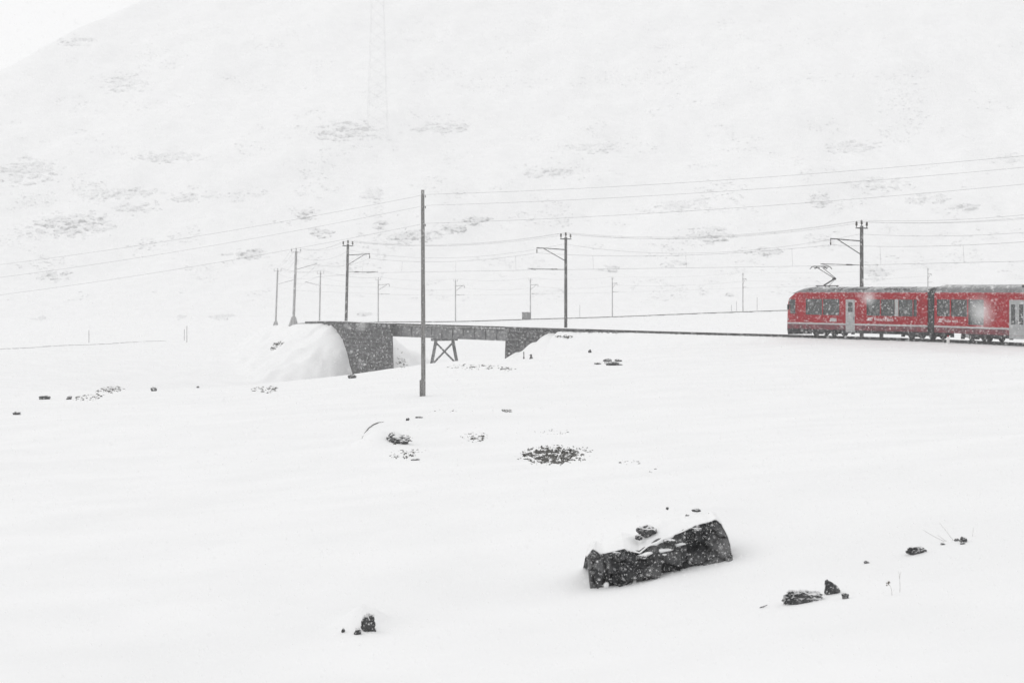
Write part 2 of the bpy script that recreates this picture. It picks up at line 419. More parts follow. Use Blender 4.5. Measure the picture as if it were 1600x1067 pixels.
def terrain(x, y):
    """height of the snow surface, arrays in, array out"""
    shp = x.shape; x = x.ravel(); y = y.ravel()
    yc = np.clip(y, -80, 470)
    z = tps(np.clip(x, -230, 230), yc)
    # drifts
    near = np.clip((y - 5) / 20, 0, 1)
    z = z + near * (0.10 * perlin(x * .16 + 3, y * .11, 5) + 0.035 * perlin(x * .6, y * .28 + 9, 6)) + np.clip((y - 60) / 80, 0, 1) * 0.3 * perlin(x * .05, y * .04, 7)
    # drift piled behind the large boulder, hump with the small one
    z = z + 0.20 * np.exp(-(((x - 2.35) / 0.95) ** 2 + ((y - 26.0) / 0.9) ** 2))
    z = z + 0.24 * np.exp(-(((x + 1.70) / 0.24) ** 2 + ((y - 21.9) / 0.42) ** 2)) + 0.035 * perlin(x * 1.1 + .5 * y, y * .5, 61) * near + 0.012 * perlin(x * 3.1, y * 1.3, 62) * near * (y < 70)
    z = z + 0.42 * np.exp(-(((x + 3.95) / 0.62) ** 2 + ((y - 57.5) / 1.5) ** 2))
    # railway fill
    m = (y > 84) & (y < 470)
    if m.any():
        xi, yi = x[m], y[m]
        best = np.full(xi.shape, 1e9); bi = np.zeros(xi.shape, int)
        for i in range(0, len(TR), 2):
            d2 = (xi - TR[i, 0]) ** 2 + (yi - TR[i, 1]) ** 2
            k = d2 < best
            best[k] = d2[k]; bi[k] = i
        dx = xi - TR[bi, 0]; dy = yi - TR[bi, 1]
        e = np.abs(dx * TN[bi, 0] + dy * TN[bi, 1])
        far_out = np.sqrt(best) > e + 6
        e = np.where(far_out, np.sqrt(best), e)
        s = TS[bi] + dx * TT[bi, 0] + dy * TT[bi, 1]
        ds = np.clip(np.minimum(s - S_RIGHT, S_LEFT - s), 0, None)
        over = np.clip(e - 2.1, 0, None)
        # steeper cone at the left abutment, flatter at the right one
        left = s > (S_LEFT + S_RIGHT) / 2
        drop = np.where(left, 5.7 * np.clip(ds / D_LEFT, 0, 2) ** 2.2, 2.7 * np.clip(ds / D_RIGHT, 0, 2.5) ** 1.9)
        top = TR[bi, 2] - 0.16
        rough_ = np.clip(over / 1.5 + drop, 0, 1) * (.75 * perlin(xi * .28, yi * .28, 41) + .45 * perlin(xi * .7, yi * .7, 42) + .20 * perlin(xi * 1.5, yi * 1.5, 43))
        zf = top - np.sqrt((np.where(left, .62, .95) * over) ** 2 + drop ** 2) + rough_
        zz = smax(z[m], zf, 0.5)
        # close to the track and outside the bridge the bed is the bed
        flat = (ds <= 0) & (e < 4.5)
        w = np.where(flat, np.clip((4.5 - e) / 2.2, 0, 1), 0)
        z[m] = zz * (1 - w) + top * w
    # mountainside
    m = y > 462
    if m.any():
        xi, yi = x[m], y[m]
        t = np.clip((yi - 468) / 432, 0, 1.2)
        ramp = 168 * t ** 1.12
        bumps = 9 * perlin(xi * .009, yi * .009, 21) + 5 * perlin(xi * .022 + 4, yi * .018, 22) + 2.4 * perlin(xi * .06, yi * .05, 23) + 1.0 * perlin(xi * .15, yi * .12, 24)
        ramp = ramp + bumps * np.clip(t * 5, 0, 1)
        ridge = np.where(xi > -193, 92 + (xi + 193) * 1.2, 92 + (xi + 193) * .3) + 3 * perlin(xi * .03, yi * .02, 25) + 1.5 * perlin(xi * .1, yi * .06, 26)
        ridge = np.minimum(ridge, 215)
        k = 14.0
        h = np.clip(0.5 + 0.5 * (ridge - ramp) / k, 0, 1)
        ramp = ridge * (1 - h) + ramp * h - k * h * (1 - h)
        z[m] = z[m] + ramp
    return z.reshape(shp)

ROWS = np.concatenate([np.arange(-80, 8, 4.0), np.arange(8, 60, .26), np.arange(60, 165, .7), np.arange(165, 245, .4), np.arange(245, 470, 1.6), np.arange(470, 961, 3.2)])
NC = 400
U = np.linspace(-1, 1, NC + 1); US = 0.72 * U + 0.28 * U ** 3
def width_at(y):
    return 30 + 0.42 * np.maximum(y, 0)
GX = width_at(ROWS)[:, None] * US[None]; GY = np.repeat(ROWS[:, None], NC + 1, 1)
GZ = terrain(GX, GY)
def ground_z(x, y):
    x = np.asarray(x, float); y = np.asarray(y, float)
    r = np.clip(np.interp(y, ROWS, np.arange(len(ROWS))), 0, len(ROWS) - 1.001)
    c = np.clip(np.interp(x / width_at(y), US, np.arange(NC + 1)), 0, NC - .001)
    r0 = r.astype(int); c0 = c.astype(int); fr = r - r0; fc = c - c0
    return ((GZ[r0, c0] * (1 - fc) + GZ[r0, c0 + 1] * fc) * (1 - fr) + (GZ[r0 + 1, c0] * (1 - fc) + GZ[r0 + 1, c0 + 1] * fc) * fr)
_DS = np.concatenate([np.geomspace(11, 470, 900), np.linspace(471, 930, 600)])
def hit(px, py, dmin=0):
    """where the sight line measured in the photograph meets the snow"""
    px = np.atleast_1d(np.asarray(px, float)); py = np.atleast_1d(np.asarray(py, float))
    D = _DS[_DS > dmin]
    X = (px[:, None] - 800) / F * D; Z = EYE + (453 - py[:, None]) / F * D
    below = Z < ground_z(X, np.broadcast_to(D, X.shape))
    i = np.where(below.any(1), below.argmax(1), len(D) - 1)
    hi = D[i]; lo = D[np.maximum(i - 1, 0)]
    for _ in range(9):
        m = (lo + hi) / 2; b = EYE + (453 - py) / F * m < ground_z((px - 800) / F * m, m)
        hi = np.where(b, m, hi); lo = np.where(b, lo, m)
    d = hi
    x = (px - 800) / F * d
    return np.stack([x, d, ground_z(x, d)], 1)

def grid_mesh(name, r0, r1):
    V = np.stack([GX[r0:r1], GY[r0:r1], GZ[r0:r1]], -1).reshape(-1, 3)
    nr = r1 - r0
    i = (np.arange(nr - 1)[:, None] * (NC + 1) + np.arange(NC)[None]).ravel()
    return np_mesh(name, V, np.stack([i, i + 1, i + NC + 2, i + NC + 1], 1), 'snow')
split = int(np.searchsorted(ROWS, 470))
g = link(bpy.data.objects.new('ground', grid_mesh('ground', 0, split + 1)))
tag(g, 'snow covered meadow falling away to the stream under the bridge', kind='structure')
g = link(bpy.data.objects.new('mountain', grid_mesh('mountain', split, len(ROWS))))
tag(g, 'snow covered mountainside fading into falling snow', kind='structure')

# ------------------------------------------------------------------ track
def rail_profile(s0, s1, e, z0, z1, w, step=2.0):
    n = max(2, int((s1 - s0) / step)); mb = MB(); prev = None
    for k in range(n + 1):
        s = s0 + (s1 - s0) * k / n
        p, t, nn = track_at(s)
        c = p + nn * e
        ring = [c + nn * (-w / 2) + Vector((0, 0, z0)), c + nn * (w / 2) + Vector((0, 0, z0)), c + nn * (w / 2) + Vector((0, 0, z1)), c + nn * (-w / 2) + Vector((0, 0, z1))]
        b = len(mb.v); mb.v.extend([tuple(q) for q in ring])
        if prev is not None:
            for j in range(4):
                mb.f.append((prev + j, prev + (j + 1) % 4, b + (j + 1) % 4, b + j))
        prev = b
    return mb
SB0, SB1 = s_of_px(880), s_of_px(500)
S_END_NEAR = s_of_px(330)
tr = link(bpy.data.objects.new('railway_track', None)); tag(tr, 'single metre gauge track half buried in snow', kind='structure')
for e in (0.5, -0.5):
    rail_profile(0.0, 400 if TS[-1] > 400 else TS[-1], e, -0.2, 0.0, 0.07).build('rail', 'rail', tr)
    rail_profile(400, TS[-1], e, -0.25, 0.02, 0.10, 5).build('rail', 'rail', tr)
# wind-bared ballast shoulder showing along the rails
mb = MB()
for k in range(900):
    s = random.uniform(s_of_px(1600), s_of_px(884)) if k < 500 else random.uniform(s_of_px(1000), s_of_px(884))
    e = 0.75 + abs(random.gauss(0, .35)) if k < 500 else random.uniform(.9, 2.6)
    c = off(s, e, -0.16); r = random.uniform(.03, .10); h = random.uniform(.03, .08)
    mb.lathe((c.x, c.y, c.z - .03), [(r, 0), (r * .6, h)], 5)
o = mb.build('ballast', 'rock', tr); o['kind'] = 'stuff'

# ------------------------------------------------------------------ bridge
sA0 = face_s(613, s_of_px(613), E_W); sA1 = face_s(500, s_of_px(500), E_W) + 6      # left abutment: inner end .. outer end
sB0 = face_s(790, s_of_px(790), E_W); sB1 = face_s(895, s_of_px(890), E_W) - 2       # right abutment
bo = off((sA0 + sB0) / 2, 0, -7)
bridge = thing('railway_bridge', 'short railway bridge of grey girders between two dark stone abutments', 'bridge', tuple(bo))
def abutment(s_in, s_out, z_shelf, label):
    """prism along the track; the end towards the stream is skewed in line with the stream bed"""
    mb = MB()
    p_in = off(s_in, E_W); v = Vector((p_in.x, p_in.y, 0)).normalized()
    p, t, n = track_at(s_in)
    k = 2 * E_W / abs(v.dot(n))
    sgn = 1 if s_out > s_in else -1
    def ring(z, grow):
        a = p_in - t * (sgn * grow); b = a + v * k
        nst = 5; near = []; farl = []
        s_b = s_in + v.dot(t) * k
        for i in range(1, nst + 1):
            near.append(off(s_in + (s_out - s_in) * i / nst, E_W)); farl.append(off(s_b + (s_out - s_b) * i / nst, -E_W))
        pts = [a] + near + farl[::-1] + [b]
        return [Vector((q.x, q.y, z)) for q in pts]
    lev = [(-8.2, .55), (-1.42, 0.06), (-1.38, -.40), (-0.1, -.40)]
    rings = [ring(z, gr) for z, gr in lev]
    if sgn < 0:
        rings = [r[::-1] for r in rings]
    for a, b in zip(rings[:-1], rings[1:]):
        mb.prism(b, a) if False else mb.prism(a, b)
    o = mb.build('abutment', 'masonry', bridge, origin=bo, label=label)
    # coping course along the near edge
    mb = MB(); q = None; pts = [off(s_in + (s_out - s_in) * i / 6, E_W - .2) for i in range(7)]
    for a, b in zip(pts[:-1], pts[1:]):
        mb.bar(a + Vector((0, 0, -.02)), b + Vector((0, 0, -.02)), .62, .2)
    c = mb.build('coping', 'masonry', o, origin=bo)
    mb = MB()
    for a, b in zip(pts[:-1], pts[1:]):
        mb.bar(a + Vector((0, 0, .115)), b + Vector((0, 0, .115)), .58, .06)
    mb.build('snow_line', 'snow_cap', o, origin=bo)
    return o
abutment(sA0, sA1, -1.3, 'tall dark abutment beside the rounded snow bank')
abutment(sB0, sB1, -1.3, 'low dark abutment half buried by the snow slope')
# girders
gA, gB = sA0 + 2.6, sB0 - 2.6
for e in (1.55, -1.55):
    pa, pb = off(gA, e), off(gB, e)
    ax = (pb - pa).normalized(); L = (pb - pa).length; nn = Vector((-ax.y, ax.x, 0)); up = Vector((0, 0, 1)); c = (pa + pb) / 2
    mb = MB().box(c + Vector((0, 0, -.72)), (L, .06, 1.06), (ax, nn, up))
    gird = mb.build('girder', 'girder', bridge, origin=bo)
    mb = MB().box(c + Vector((0, 0, -.17)), (L, .36, .05), (ax, nn, up)); mb.build('flange', 'girder', gird, origin=bo)
    mb = MB().box(c + Vector((0, 0, -1.272)), (L, .36, .05), (ax, nn, up)); mb.build('flange', 'girder', gird, origin=bo)
    nst = 13
    for i in range(nst):
        q = pa + ax * (L * (i + .5) / nst)
        MB().box(q + Vector((0, 0, -.72)), (.05, .28, 1.04), (ax, nn, up)).build('stiffener', 'girder', gird, origin=bo)
    MB().box(c + Vector((0, 0, -.11)), (L, .33, .07), (ax, nn, up)).build('snow_line', 'snow_cap', gird, origin=bo)
# deck with sleepers over the girders
for i in range(34):
    s = gB + (gA - gB) * (i + .5) / 34
    p, t, n = track_at(s)
    MB().box(p + Vector((0, 0, -.14 - .035 * 0)), (.24, 3.5, .12), (t, n, Vector((0, 0, 1)))).build('sleeper', 'wood', bridge, origin=bo)
mb = MB(); pa, pb = off(gA, 1.8, .04), off(gB, 1.8, .04); mb.bar(pa, pb, .05, .10); mb.build('edge_beam', 'iron', bridge, origin=bo)
# trestle pier
s_t = face_s(694, s_of_px(694), 0)
pt, tt_, nt_ = track_at(s_t)
gz_l = -6.4
mb = MB().box(pt + Vector((0, 0, -1.45)), (.5, 2.9, .28), (tt_, nt_, Vector((0, 0, 1))))
pier = mb.build('pier_cap', 'girder', bridge, origin=bo)
for sg in (1, -1):
    MB().bar(pt + nt_ * (sg * 1.0) + Vector((0, 0, -1.6)), pt + nt_ * (sg * 2.05) + Vector((0, 0, gz_l)), .32, .30).build('leg', 'girder', pier, origin=bo)
for sg in (1, -1):
    MB().bar(pt + nt_ * (sg * 1.0) + tt_ * (.06 * sg) + Vector((0, 0, -1.75)), pt + nt_ * (-sg * 1.45) + tt_ * (.06 * sg) + Vector((0, 0, -3.95)), .15, .15).build('brace', 'girder', pier, origin=bo)
MB().bar(pt + nt_ * 1.6 + Vector((0, 0, -4.3)), pt - nt_ * 1.6 + Vector((0, 0, -4.3)), .18, .2).build('tie', 'girder', pier, origin=bo)

# ------------------------------------------------------------------ catenary poles
def insulator(base, sc=1.0):
    return MB().lathe(base, [(.03 * sc, 0), (.03 * sc, .1 * sc), (.075 * sc, .12 * sc), (.085 * sc, .2 * sc), (.05 * sc, .23 * sc), (.08 * sc, .26 * sc), (.07 * sc, .36 * sc), (.02 * sc, .4 * sc)], 8)
ATT = {}                                       # where the wires hang: key -> dict of points
def catenary_pole(key, s, e, label, group, lean=(0, 0), bracket=True, h=9.0, rad=.15, foot=None, simple=False, arm=3.3, mat='pole', base=None):
    p, t, n = track_at(s)
    b = p + n * e
    gz = float(ground_z(b.x, b.y))
    zb = min(gz, p.z) - .4 if base is None else p.z + base
    root = thing('catenary_pole', label, 'pole', (b.x, b.y, zb), group)
    org = (b.x, b.y, zb); z0 = p.z
    topz = z0 + h - .35
    L = Vector((lean[0], lean[1], 0))
    def at(z, dn=0.0, dt=0.0):
        return b + L * ((z - zb) / (topz - zb)) + n * dn + t * dt + Vector((0, 0, z - b.z))
    sg = -1 if e > 0 else 1                    # towards the track
    MB().tube([at(zb), at((zb + topz) / 2), at(topz)], [rad * 1.08, rad, rad * .9], 10).build('shaft', mat, root, origin=org, smooth=False)
    if foot:
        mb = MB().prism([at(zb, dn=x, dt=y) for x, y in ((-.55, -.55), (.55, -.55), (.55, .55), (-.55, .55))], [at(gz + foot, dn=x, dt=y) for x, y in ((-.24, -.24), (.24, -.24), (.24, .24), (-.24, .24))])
        mb.build('footing', 'haze_grey', root, origin=org)
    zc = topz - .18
    hazy = mat == 'haze_grey'
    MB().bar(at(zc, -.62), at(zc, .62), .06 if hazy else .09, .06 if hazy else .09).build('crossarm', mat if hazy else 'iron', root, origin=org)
    pts = {}
    for nm, dn, z in (('f0', -.55, zc + .06), ('f1', .55, zc + .06), ('f2', 0, topz)):
        q = at(z, dn)
        insulator(q, .8 if hazy else 1.15).build('insulator', mat if hazy else 'porcelain', root, origin=org)
        pts[nm] = q + Vector((0, 0, .44))
    pts['r'] = at(z0 + 8.0 * h / 9, sg * .16)
    if bracket:
        a, bb = at(z0 + 7.45, sg * .1), at(z0 + 7.6, sg * arm)
        br = MB().tube([a, bb], .045, 6).build('bracket_arm', 'iron', root, origin=org)
        MB().tube([at(z0 + 6.4, sg * .1), a.lerp(bb, .78)], .035, 6).build('strut', 'iron', br, origin=org)
        q = at(z0 + 7.6, sg * (arm - .02))
        MB().lathe(q + Vector((0, 0, -.5)), [(.02, 0), (.06, .05), (.04, .12), (.06, .16), (.04, .24), (.06, .28), (.02, .36), (.02, .48)], 8).build('insulator', 'porcelain', br, origin=org)
        pts['m'] = q + Vector((0, 0, -.5))
        a2, b2 = at(z0 + 5.55, sg * .1), at(z0 + 5.62, sg * (arm + (1.0 if not simple else 0)))
        ra = MB().tube([a2, b2], .028, 6).build('registration_arm', 'iron', root, origin=org)
        q2 = a2.lerp(b2, .22)
        MB().tube([q2, a2.lerp(b2, .36)], .06, 6).build('insulator', 'porcelain', ra, origin=org)
        MB().tube([b2, at(z0 + 5.5, sg * (arm - .15), .4)], .018, 5).build('steady_arm', 'iron', ra, origin=org)
        pts['c'] = at(z0 + 5.48, sg * (arm - .1))
    else:
        pts['m'] = at(z0 + 7.0, sg * 2.6); pts['c'] = at(z0 + 5.5, sg * 2.6)
        br = MB().tube([at(z0 + 6.4, sg * .1), at(z0 + 7.1, sg * 2.6)], .025, 6).build('bracket_arm', 'iron', root, origin=org)
    ATT[key] = pts
    return root
def pole_s(px, e, lo=None, far=False):
    g = s_of_px_far(px) if far else s_of_px(px)
    return face_s(px, g, e)
GN = 'catenary poles along the near track'
catenary_pole('p1', pole_s(1347, -3.0), -3.0, 'stout catenary pole rising behind the roof of the red train', GN)
catenary_pole('p2', pole_s(884.5, -3.0), -3.0, 'catenary pole at the end of the low abutment, bracket over the track', GN)
catenary_pole('p3', pole_s(540.5, 1.95), 1.95, 'catenary pole standing on the tall abutment of the bridge', GN, lean=(.22, 0), rad=.16, base=-.3, arm=2.6)
def pole_on_curve(key, px, e, d_guess, label, **kw):
    i = np.where((TR[:, 1] > d_guess - 25) & (TR[:, 1] < d_guess + 25) & (TS < s_of_px_far(600)))[0]
    best = min(np.linspace(TS[i[0]], TS[i[-1]], 300), key=lambda s: abs(800 + off(s, e).x / off(s, e).y * F - px) + .05 * abs(off(s, e).y - d_guess))
    return catenary_pole(key, best, e, label, GN, **kw)
pole_on_curve('p4', 458.5, 2.6, 251, 'larger of the two poles with stone footings left of the bridge', bracket=False, lean=(.35, 0), rad=.16, foot=.9, mat='haze_grey')
pole_on_curve('p5', 444, 2.8, 284, 'thinner, paler pole with a stone footing at the far left of the line', bracket=False, lean=(.35, 0), rad=.14, foot=.8, mat='haze_grey')
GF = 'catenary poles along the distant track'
pole_on_curve('q0', 495.5, -2.6, 352, 'hazy pole between the footed poles and the tall bridge pole', bracket=False, lean=(.2, 0), rad=.13, mat='haze_grey')
FARP = [('q1', 591, 'hazy pole seen just above the tall abutment of the bridge'),
        ('q2', 712, 'very faint pole right of the bare wooden pole, above the bridge deck'),
        ('q3', 829, 'hazy pole beside the grey trackside cabinet'),
        ('q4', 957, 'hazy pole on the distant embankment, first right of the bracketed pole'),
        ('q5', 1161, 'hazy pole on the distant embankment just left of the train'),
        ('q6', 1450, 'hazy pole top showing above the joint of the two cars')]
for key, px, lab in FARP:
    catenary_pole(key, pole_s(px, 2.6, far=True), 2.6, lab, GF, bracket=True, simple=True, arm=2.6, rad=.125, mat='haze_grey')

# bare wooden telegraph pole in the meadow
bp = P(661.5, 617, 83.5); bpz = float(ground_z(bp.x, bp.y))
tp = thing('telegraph_pole', 'tall bare wooden pole standing alone in the snow meadow', 'pole', (bp.x, bp.y, bpz - .5))
org = (bp.x, bp.y, bpz - .5)
MB().tube([(bp.x, bp.y, bpz - .5), (bp.x - .01, bp.y, bpz + 4), (bp.x - .03, bp.y, EYE + (453 - 297) / F * 83.5)], [.10, .095, .075], 10).build('shaft', 'wood', tp, origin=org)
MB().box((bp.x - .055, bp.y - .08, bpz + .1), (.2, .16, 1.2)).build('splint', 'wood', tp, origin=org)
TEL = []
for i, y in enumerate((308, 325, 353)):
    q = Vector((bp.x, bp.y - .1, EYE + (453 - y) / F * 83.5)); TEL.append(q)
    insulator(q + Vector((.09, 0, -.04)), .28).build('insulator', 'porcelain', tp, origin=org)

# ------------------------------------------------------------------ wires
def sagline(a, b, sag, n=18):
    return [a.lerp(b, k / n) + Vector((0, 0, -4 * sag * (k / n) * (1 - k / n))) for k in range(n + 1)]
def wire(name, label, stations, sag, r, group):
    pts = []
    for i, (a, b) in enumerate(zip(stations[:-1], stations[1:])):
        q = sagline(a, b, sag[i] if hasattr(sag, '__len__') else sag)
        pts += q if i == 0 else q[1:]
    mb = MB().tube(pts, r, 4)
    c = pts[0]
    o = mb.build(name, 'wire', origin=c); o.location = c
    return tag(o, label, 'wire', group), pts
# next pole to the right stands outside the picture
s0 = pole_s(1347, -3.0) - 32
pr, t_, n_ = track_at(max(s0, 0.5))
e0 = pr + n_ * -3.0
ATT['p0'] = {'f0': e0 + n_ * -.55 + Vector((0, 0, 9.0)), 'f1': e0 + n_ * .55 + Vector((0, 0, 9.0)), 'f2': e0 + Vector((0, 0, 9.3)), 'r': e0 + n_ * .16 + Vector((0, 0, 8.0)), 'm': e0 + n_ * 3.2 + Vector((0, 0, 7.0)), 'c': e0 + n_ * 3.1 + Vector((0, 0, 5.5))}
NEAR = ['p0', 'p1', 'p2', 'p3', 'p4', 'p5', 'q0', 'q1']
GWn = 'feeder wires on the pole tops of the near track'
for nm, lab in (('f0', 'feeder wire on the far insulators of the near pole line'), ('f1', 'feeder wire on the near insulators of the near pole line'), ('f2', 'feeder wire on the topmost insulators of the near pole line')):
    wire('feeder_wire', lab, [ATT[k][nm] for k in NEAR], [.5, .85, .8, .6, .5, .5, .5], .0065, GWn)
wire('return_wire', 'slack wire sagging below the pole tops of the near track', [ATT[k]['r'] for k in NEAR], [.5, 1.2, 1.1, .8, .6, .6, .6], .0065, None)
_, mp_ = wire('messenger_wire', 'messenger wire held by the brackets above the near track', [ATT[k]['m'] for k in NEAR], [.35, .55, .6, .5, .4, .4, .4], .008, None)
cw, cp_ = wire('contact_wire', 'straight contact wire over the near rails touching the pantograph', [ATT[k]['c'] for k in NEAR], [0.0] * 7, .008, None)
for i in range(2, 58, 6):
    MB().tube([mp_[i], cp_[i]], .006, 4).build('dropper', 'wire', cw, origin=cp_[0])
FAR = ['q1', 'q2', 'q3', 'q4', 'q5', 'q6']
for nm, lab in (('f2', 'faint feeder wire along the distant poles'), ('m', 'faint messenger wire along the distant poles'), ('c', 'lowest faint wire along the distant poles')):
    wire('distant_wire', lab, [ATT[k][nm] for k in FAR], .6 if nm != 'c' else .05, .008, 'wires of the distant track')
telL = [Vector((-39.6, 106.7, z)) for z in (3.92, 3.16, 2.2)]
telR = [Vector((31.8, 60.3, z)) for z in (9.58, 9.2, 8.7)]
for i, lab in enumerate(('uppermost of three wires crossing on the bare wooden pole', 'middle of three wires crossing on the bare wooden pole', 'lowest of three wires crossing on the bare wooden pole')):
    wire('telegraph_wire', lab, [telL[i], TEL[i] + Vector((.1, 0, .1)), telR[i]], .5, .0036, 'wires on the bare wooden pole')

# ------------------------------------------------------------------ train
def line_hit(px, p, t):
    """distance along plan line p + s t at which it is seen in column px"""
    k = (px - 800) / F
    return (k * p.y - p.x) / (t.x - k * t.y)
HW = 1.33
class Car:
    def __init__(self, side_pt, t, px0):
        self.t = Vector((t[0], t[1], 0)).normalized()
        self.n = Vector((self.t.y, -self.t.x, 0))
        if self.n.y > 0: self.n = -self.n
        sp = Vector((side_pt[0], side_pt[1], 0))
        self.side0 = sp + self.t * line_hit(px0, sp, self.t)
        self.o = self.side0 - self.n * HW
    def s(self, px):
        return line_hit(px, self.side0, self.t)
    def sn(self, px, n):
        return line_hit(px, self.o + self.n * n, self.t)
    def xf(self, q):
        return self.o + self.t * q[0] + self.n * q[1] + Vector((0, 0, q[2]))
C1 = Car((23.05, 150.3), (7.15, -12.0), 1226.5)
C2 = Car((30.2, 138.3), (3.7, -11.1), 1460)
train = thing('passenger_train', 'red passenger train with grey roof running in from the right', 'train', (C1.o.x, C1.o.y, 0))
TO = (C1.o.x, C1.o.y, 0)
def tb(mb, name, mat, car, parent=None, smooth=False, label=None):
    return mb.build(name, mat, parent if parent is not None else train, origin=TO, xf=car.xf, smooth=smooth, label=label)

def wall(mb, s0, s1, z0, z1, opens, n_out, thick, side):
    """side wall with real openings; side = +1 or -1"""
    ss = sorted({s0, s1, *[o[0] for o in opens], *[o[1] for o in opens]}); zs = sorted({z0, z1, *[o[2] for o in opens], *[o[3] for o in opens]})
    no, ni = side * n_out, side * (n_out - thick)
    def inside(s, z):
        return any(a < s < b and c < z < d for a, b, c, d in opens)
    for a, b in zip(ss[:-1], ss[1:]):
        for c, d in zip(zs[:-1], zs[1:]):
            if inside((a + b) / 2, (c + d) / 2): continue
            for nv in (no, ni):
                mb.add([(a, nv, c), (b, nv, c), (b, nv, d), (a, nv, d)], [(0, 1, 2, 3)])
    for a, b, c, d in opens:
        for q in ([(a, c), (b, c)], [(b, c), (b, d)], [(b, d), (a, d)], [(a, d), (a, c)]):
            (sa, za), (sb, zb) = q
            mb.add([(sa, no, za), (sb, no, zb), (sb, ni, zb), (sa, ni, za)], [(0, 1, 2, 3)])

def make_car(car, s_body0, length, wins, doors, roof_h, z_low, nose):
    red0, red1 = 1.05, 3.33
    lo, hi = s_body0, length
    opens = [(w[0], w[1], w[2], w[3]) for w in wins]
    mb = MB()
    dops = [(d[0], d[1], d[2], d[3]) for d in doors]
    for side in (1, -1):
        up_open = opens + [(a, b, red0, d) for a, b, c, d in dops]
        wall(mb, lo, hi, red0, red1, up_open, HW, .07, side)
    # end walls, with the gap for the gangway
    for s in ((hi,) if nose else (lo, hi)):
        mb.add([(s, -HW, red0), (s, -.5, red0), (s, -.5, red1), (s, -HW, red1)], [(0, 1, 2, 3)])
        mb.add([(s, HW, red0), (s, .5, red0), (s, .5, red1), (s, HW, red1)], [(0, 1, 2, 3)])
    body = tb(mb, 'car_body', 'red', car)
    # cant rail that closes the wall towards the roof
    mb = MB()
    for side in (1, -1):
        mb.add([(lo, side * HW, red1), (hi, side * HW, red1), (hi, side * 1.24, red1 + .09), (lo, side * 1.24, red1 + .09)], [(0, 1, 2, 3)])
    tb(mb, 'cant_rail', 'red', car, body)
    # lower skirt, dirty
    mb = MB()
    for side in (1, -1):
        wall(mb, lo, hi, z_low, .93, [(a, b, max(c, z_low + .01), .93 - .001) for a, b, c, d in dops], HW, .06, side)
    tb(mb, 'skirt', 'dark_red', car, body)
    mb = MB()
    cuts = sorted([lo] + [v for d in dops for v in (d[0] - .01, d[1] + .01)] + [hi])
    for a, b in zip(cuts[::2], cuts[1::2]):
        for side in (1, -1):
            mb.box(((a + b) / 2, side * (HW - .02), .99), (b - a, .075, .12))
    tb(mb, 'waist_stripe', 'stripe', car, body)
    # floor, ceiling, seats
    tb(MB().box(((lo + hi) / 2, 0, .85), (hi - lo - .1, 2 * HW - .2, .12)), 'floor', 'under', car, body)
    tb(MB().box(((lo + hi) / 2, 0, 3.2), (hi - lo - .1, 2 * HW - .2, .06)), 'ceiling', 'inside', car, body)
    k = 0; s = lo + .7
    while s < hi - .6:
        if not any(a - .5 < s < b + .5 for a, b, _, _ in dops):
            mb = MB()
            for nn in (-.82, .82):
                mb.box((s, nn, 1.28), (.5, .9, .16)); mb.box((s + .28 * (1 if k % 2 else -1), nn, 1.66), (.12, .9, .9))
            tb(mb, 'seat', 'seat', car, body)
        s += .92; k += 1
    # windows
    for w in wins:
        for side in (1, -1):
            fr = MB(); a, b, c, d = w[:4]
            nn = side * (HW - .025); T = .035; D = .05
            for q in (((a + b) / 2, c + T / 2, b - a, T), ((a + b) / 2, d - T / 2, b - a, T)):
                fr.box((q[0], nn, q[1]), (q[2], D, q[3]))
            for q in ((a + T / 2,), (b - T / 2,)):
                fr.box((q[0], nn, (c + d) / 2), (T, D, d - c - 2 * T))
            win = tb(fr, 'window', 'frame', car)
            tb(MB().box(((a + b) / 2, side * (HW - .045), (c + d) / 2), (b - a - .06, .012, d - c - .06)), 'pane', 'glass', car, win)
    # doors
    for dd in doors:
        a, b, c, d = dd[:4]
        leaves = dd[4]
        wl = (b - a) / leaves
        for side in (1, -1):
            for i in range(leaves):
                a0, b0 = a + i * wl + .008, a + (i + 1) * wl - .008
                mb = MB()
                ga, gb = a0 + wl * (.24 if leaves == 1 else .22), b0 - wl * (.24 if leaves == 1 else .22)
                gc, gd = (d - .95, d - .2) if leaves == 1 else (d - 1.65, d - .3)
                wall(mb, a0, b0, c, d, [(ga, gb, gc, gd)], HW - .012, .05, side)
                mb.add([(a0, side * (HW - .012), c), (b0, side * (HW - .012), c), (b0, side * (HW - .06), c), (a0, side * (HW - .06), c)], [(0, 1, 2, 3)])
                for sx in (a0, b0):
                    mb.add([(sx, side * (HW - .012), c), (sx, side * (HW - .012), d), (sx, side * (HW - .062), d), (sx, side * (HW - .062), c)], [(0, 1, 2, 3)])
                do = tb(mb, 'door', 'door', car)
                tb(MB().box(((ga + gb) / 2, side * (HW - .03), (gc + gd) / 2), (gb - ga, .012, gd - gc)), 'pane', 'glass', car, do)
                tb(MB().box((b0 - .09 if i == 0 else a0 + .09, side * (HW + .004), 1.45), (.03, .03, .22)), 'handle', 'iron', car, do)
    # roof shell
    mb = MB(); prof = []
    for k in range(13):
        a = math.pi * k / 12
        prof.append((math.cos(a) * 1.245, red1 + .085 + (roof_h - red1 - .085) * min(1.0, 1.02 * math.sin(a) ** .75)))
    stations = [(lo, 1.0), (hi, 1.0)] if not nose else [(.55, .02), (.95, .28), (1.45, .68), (1.95, .95), (2.3, 1.0), (hi, 1.0)]
    prev = None
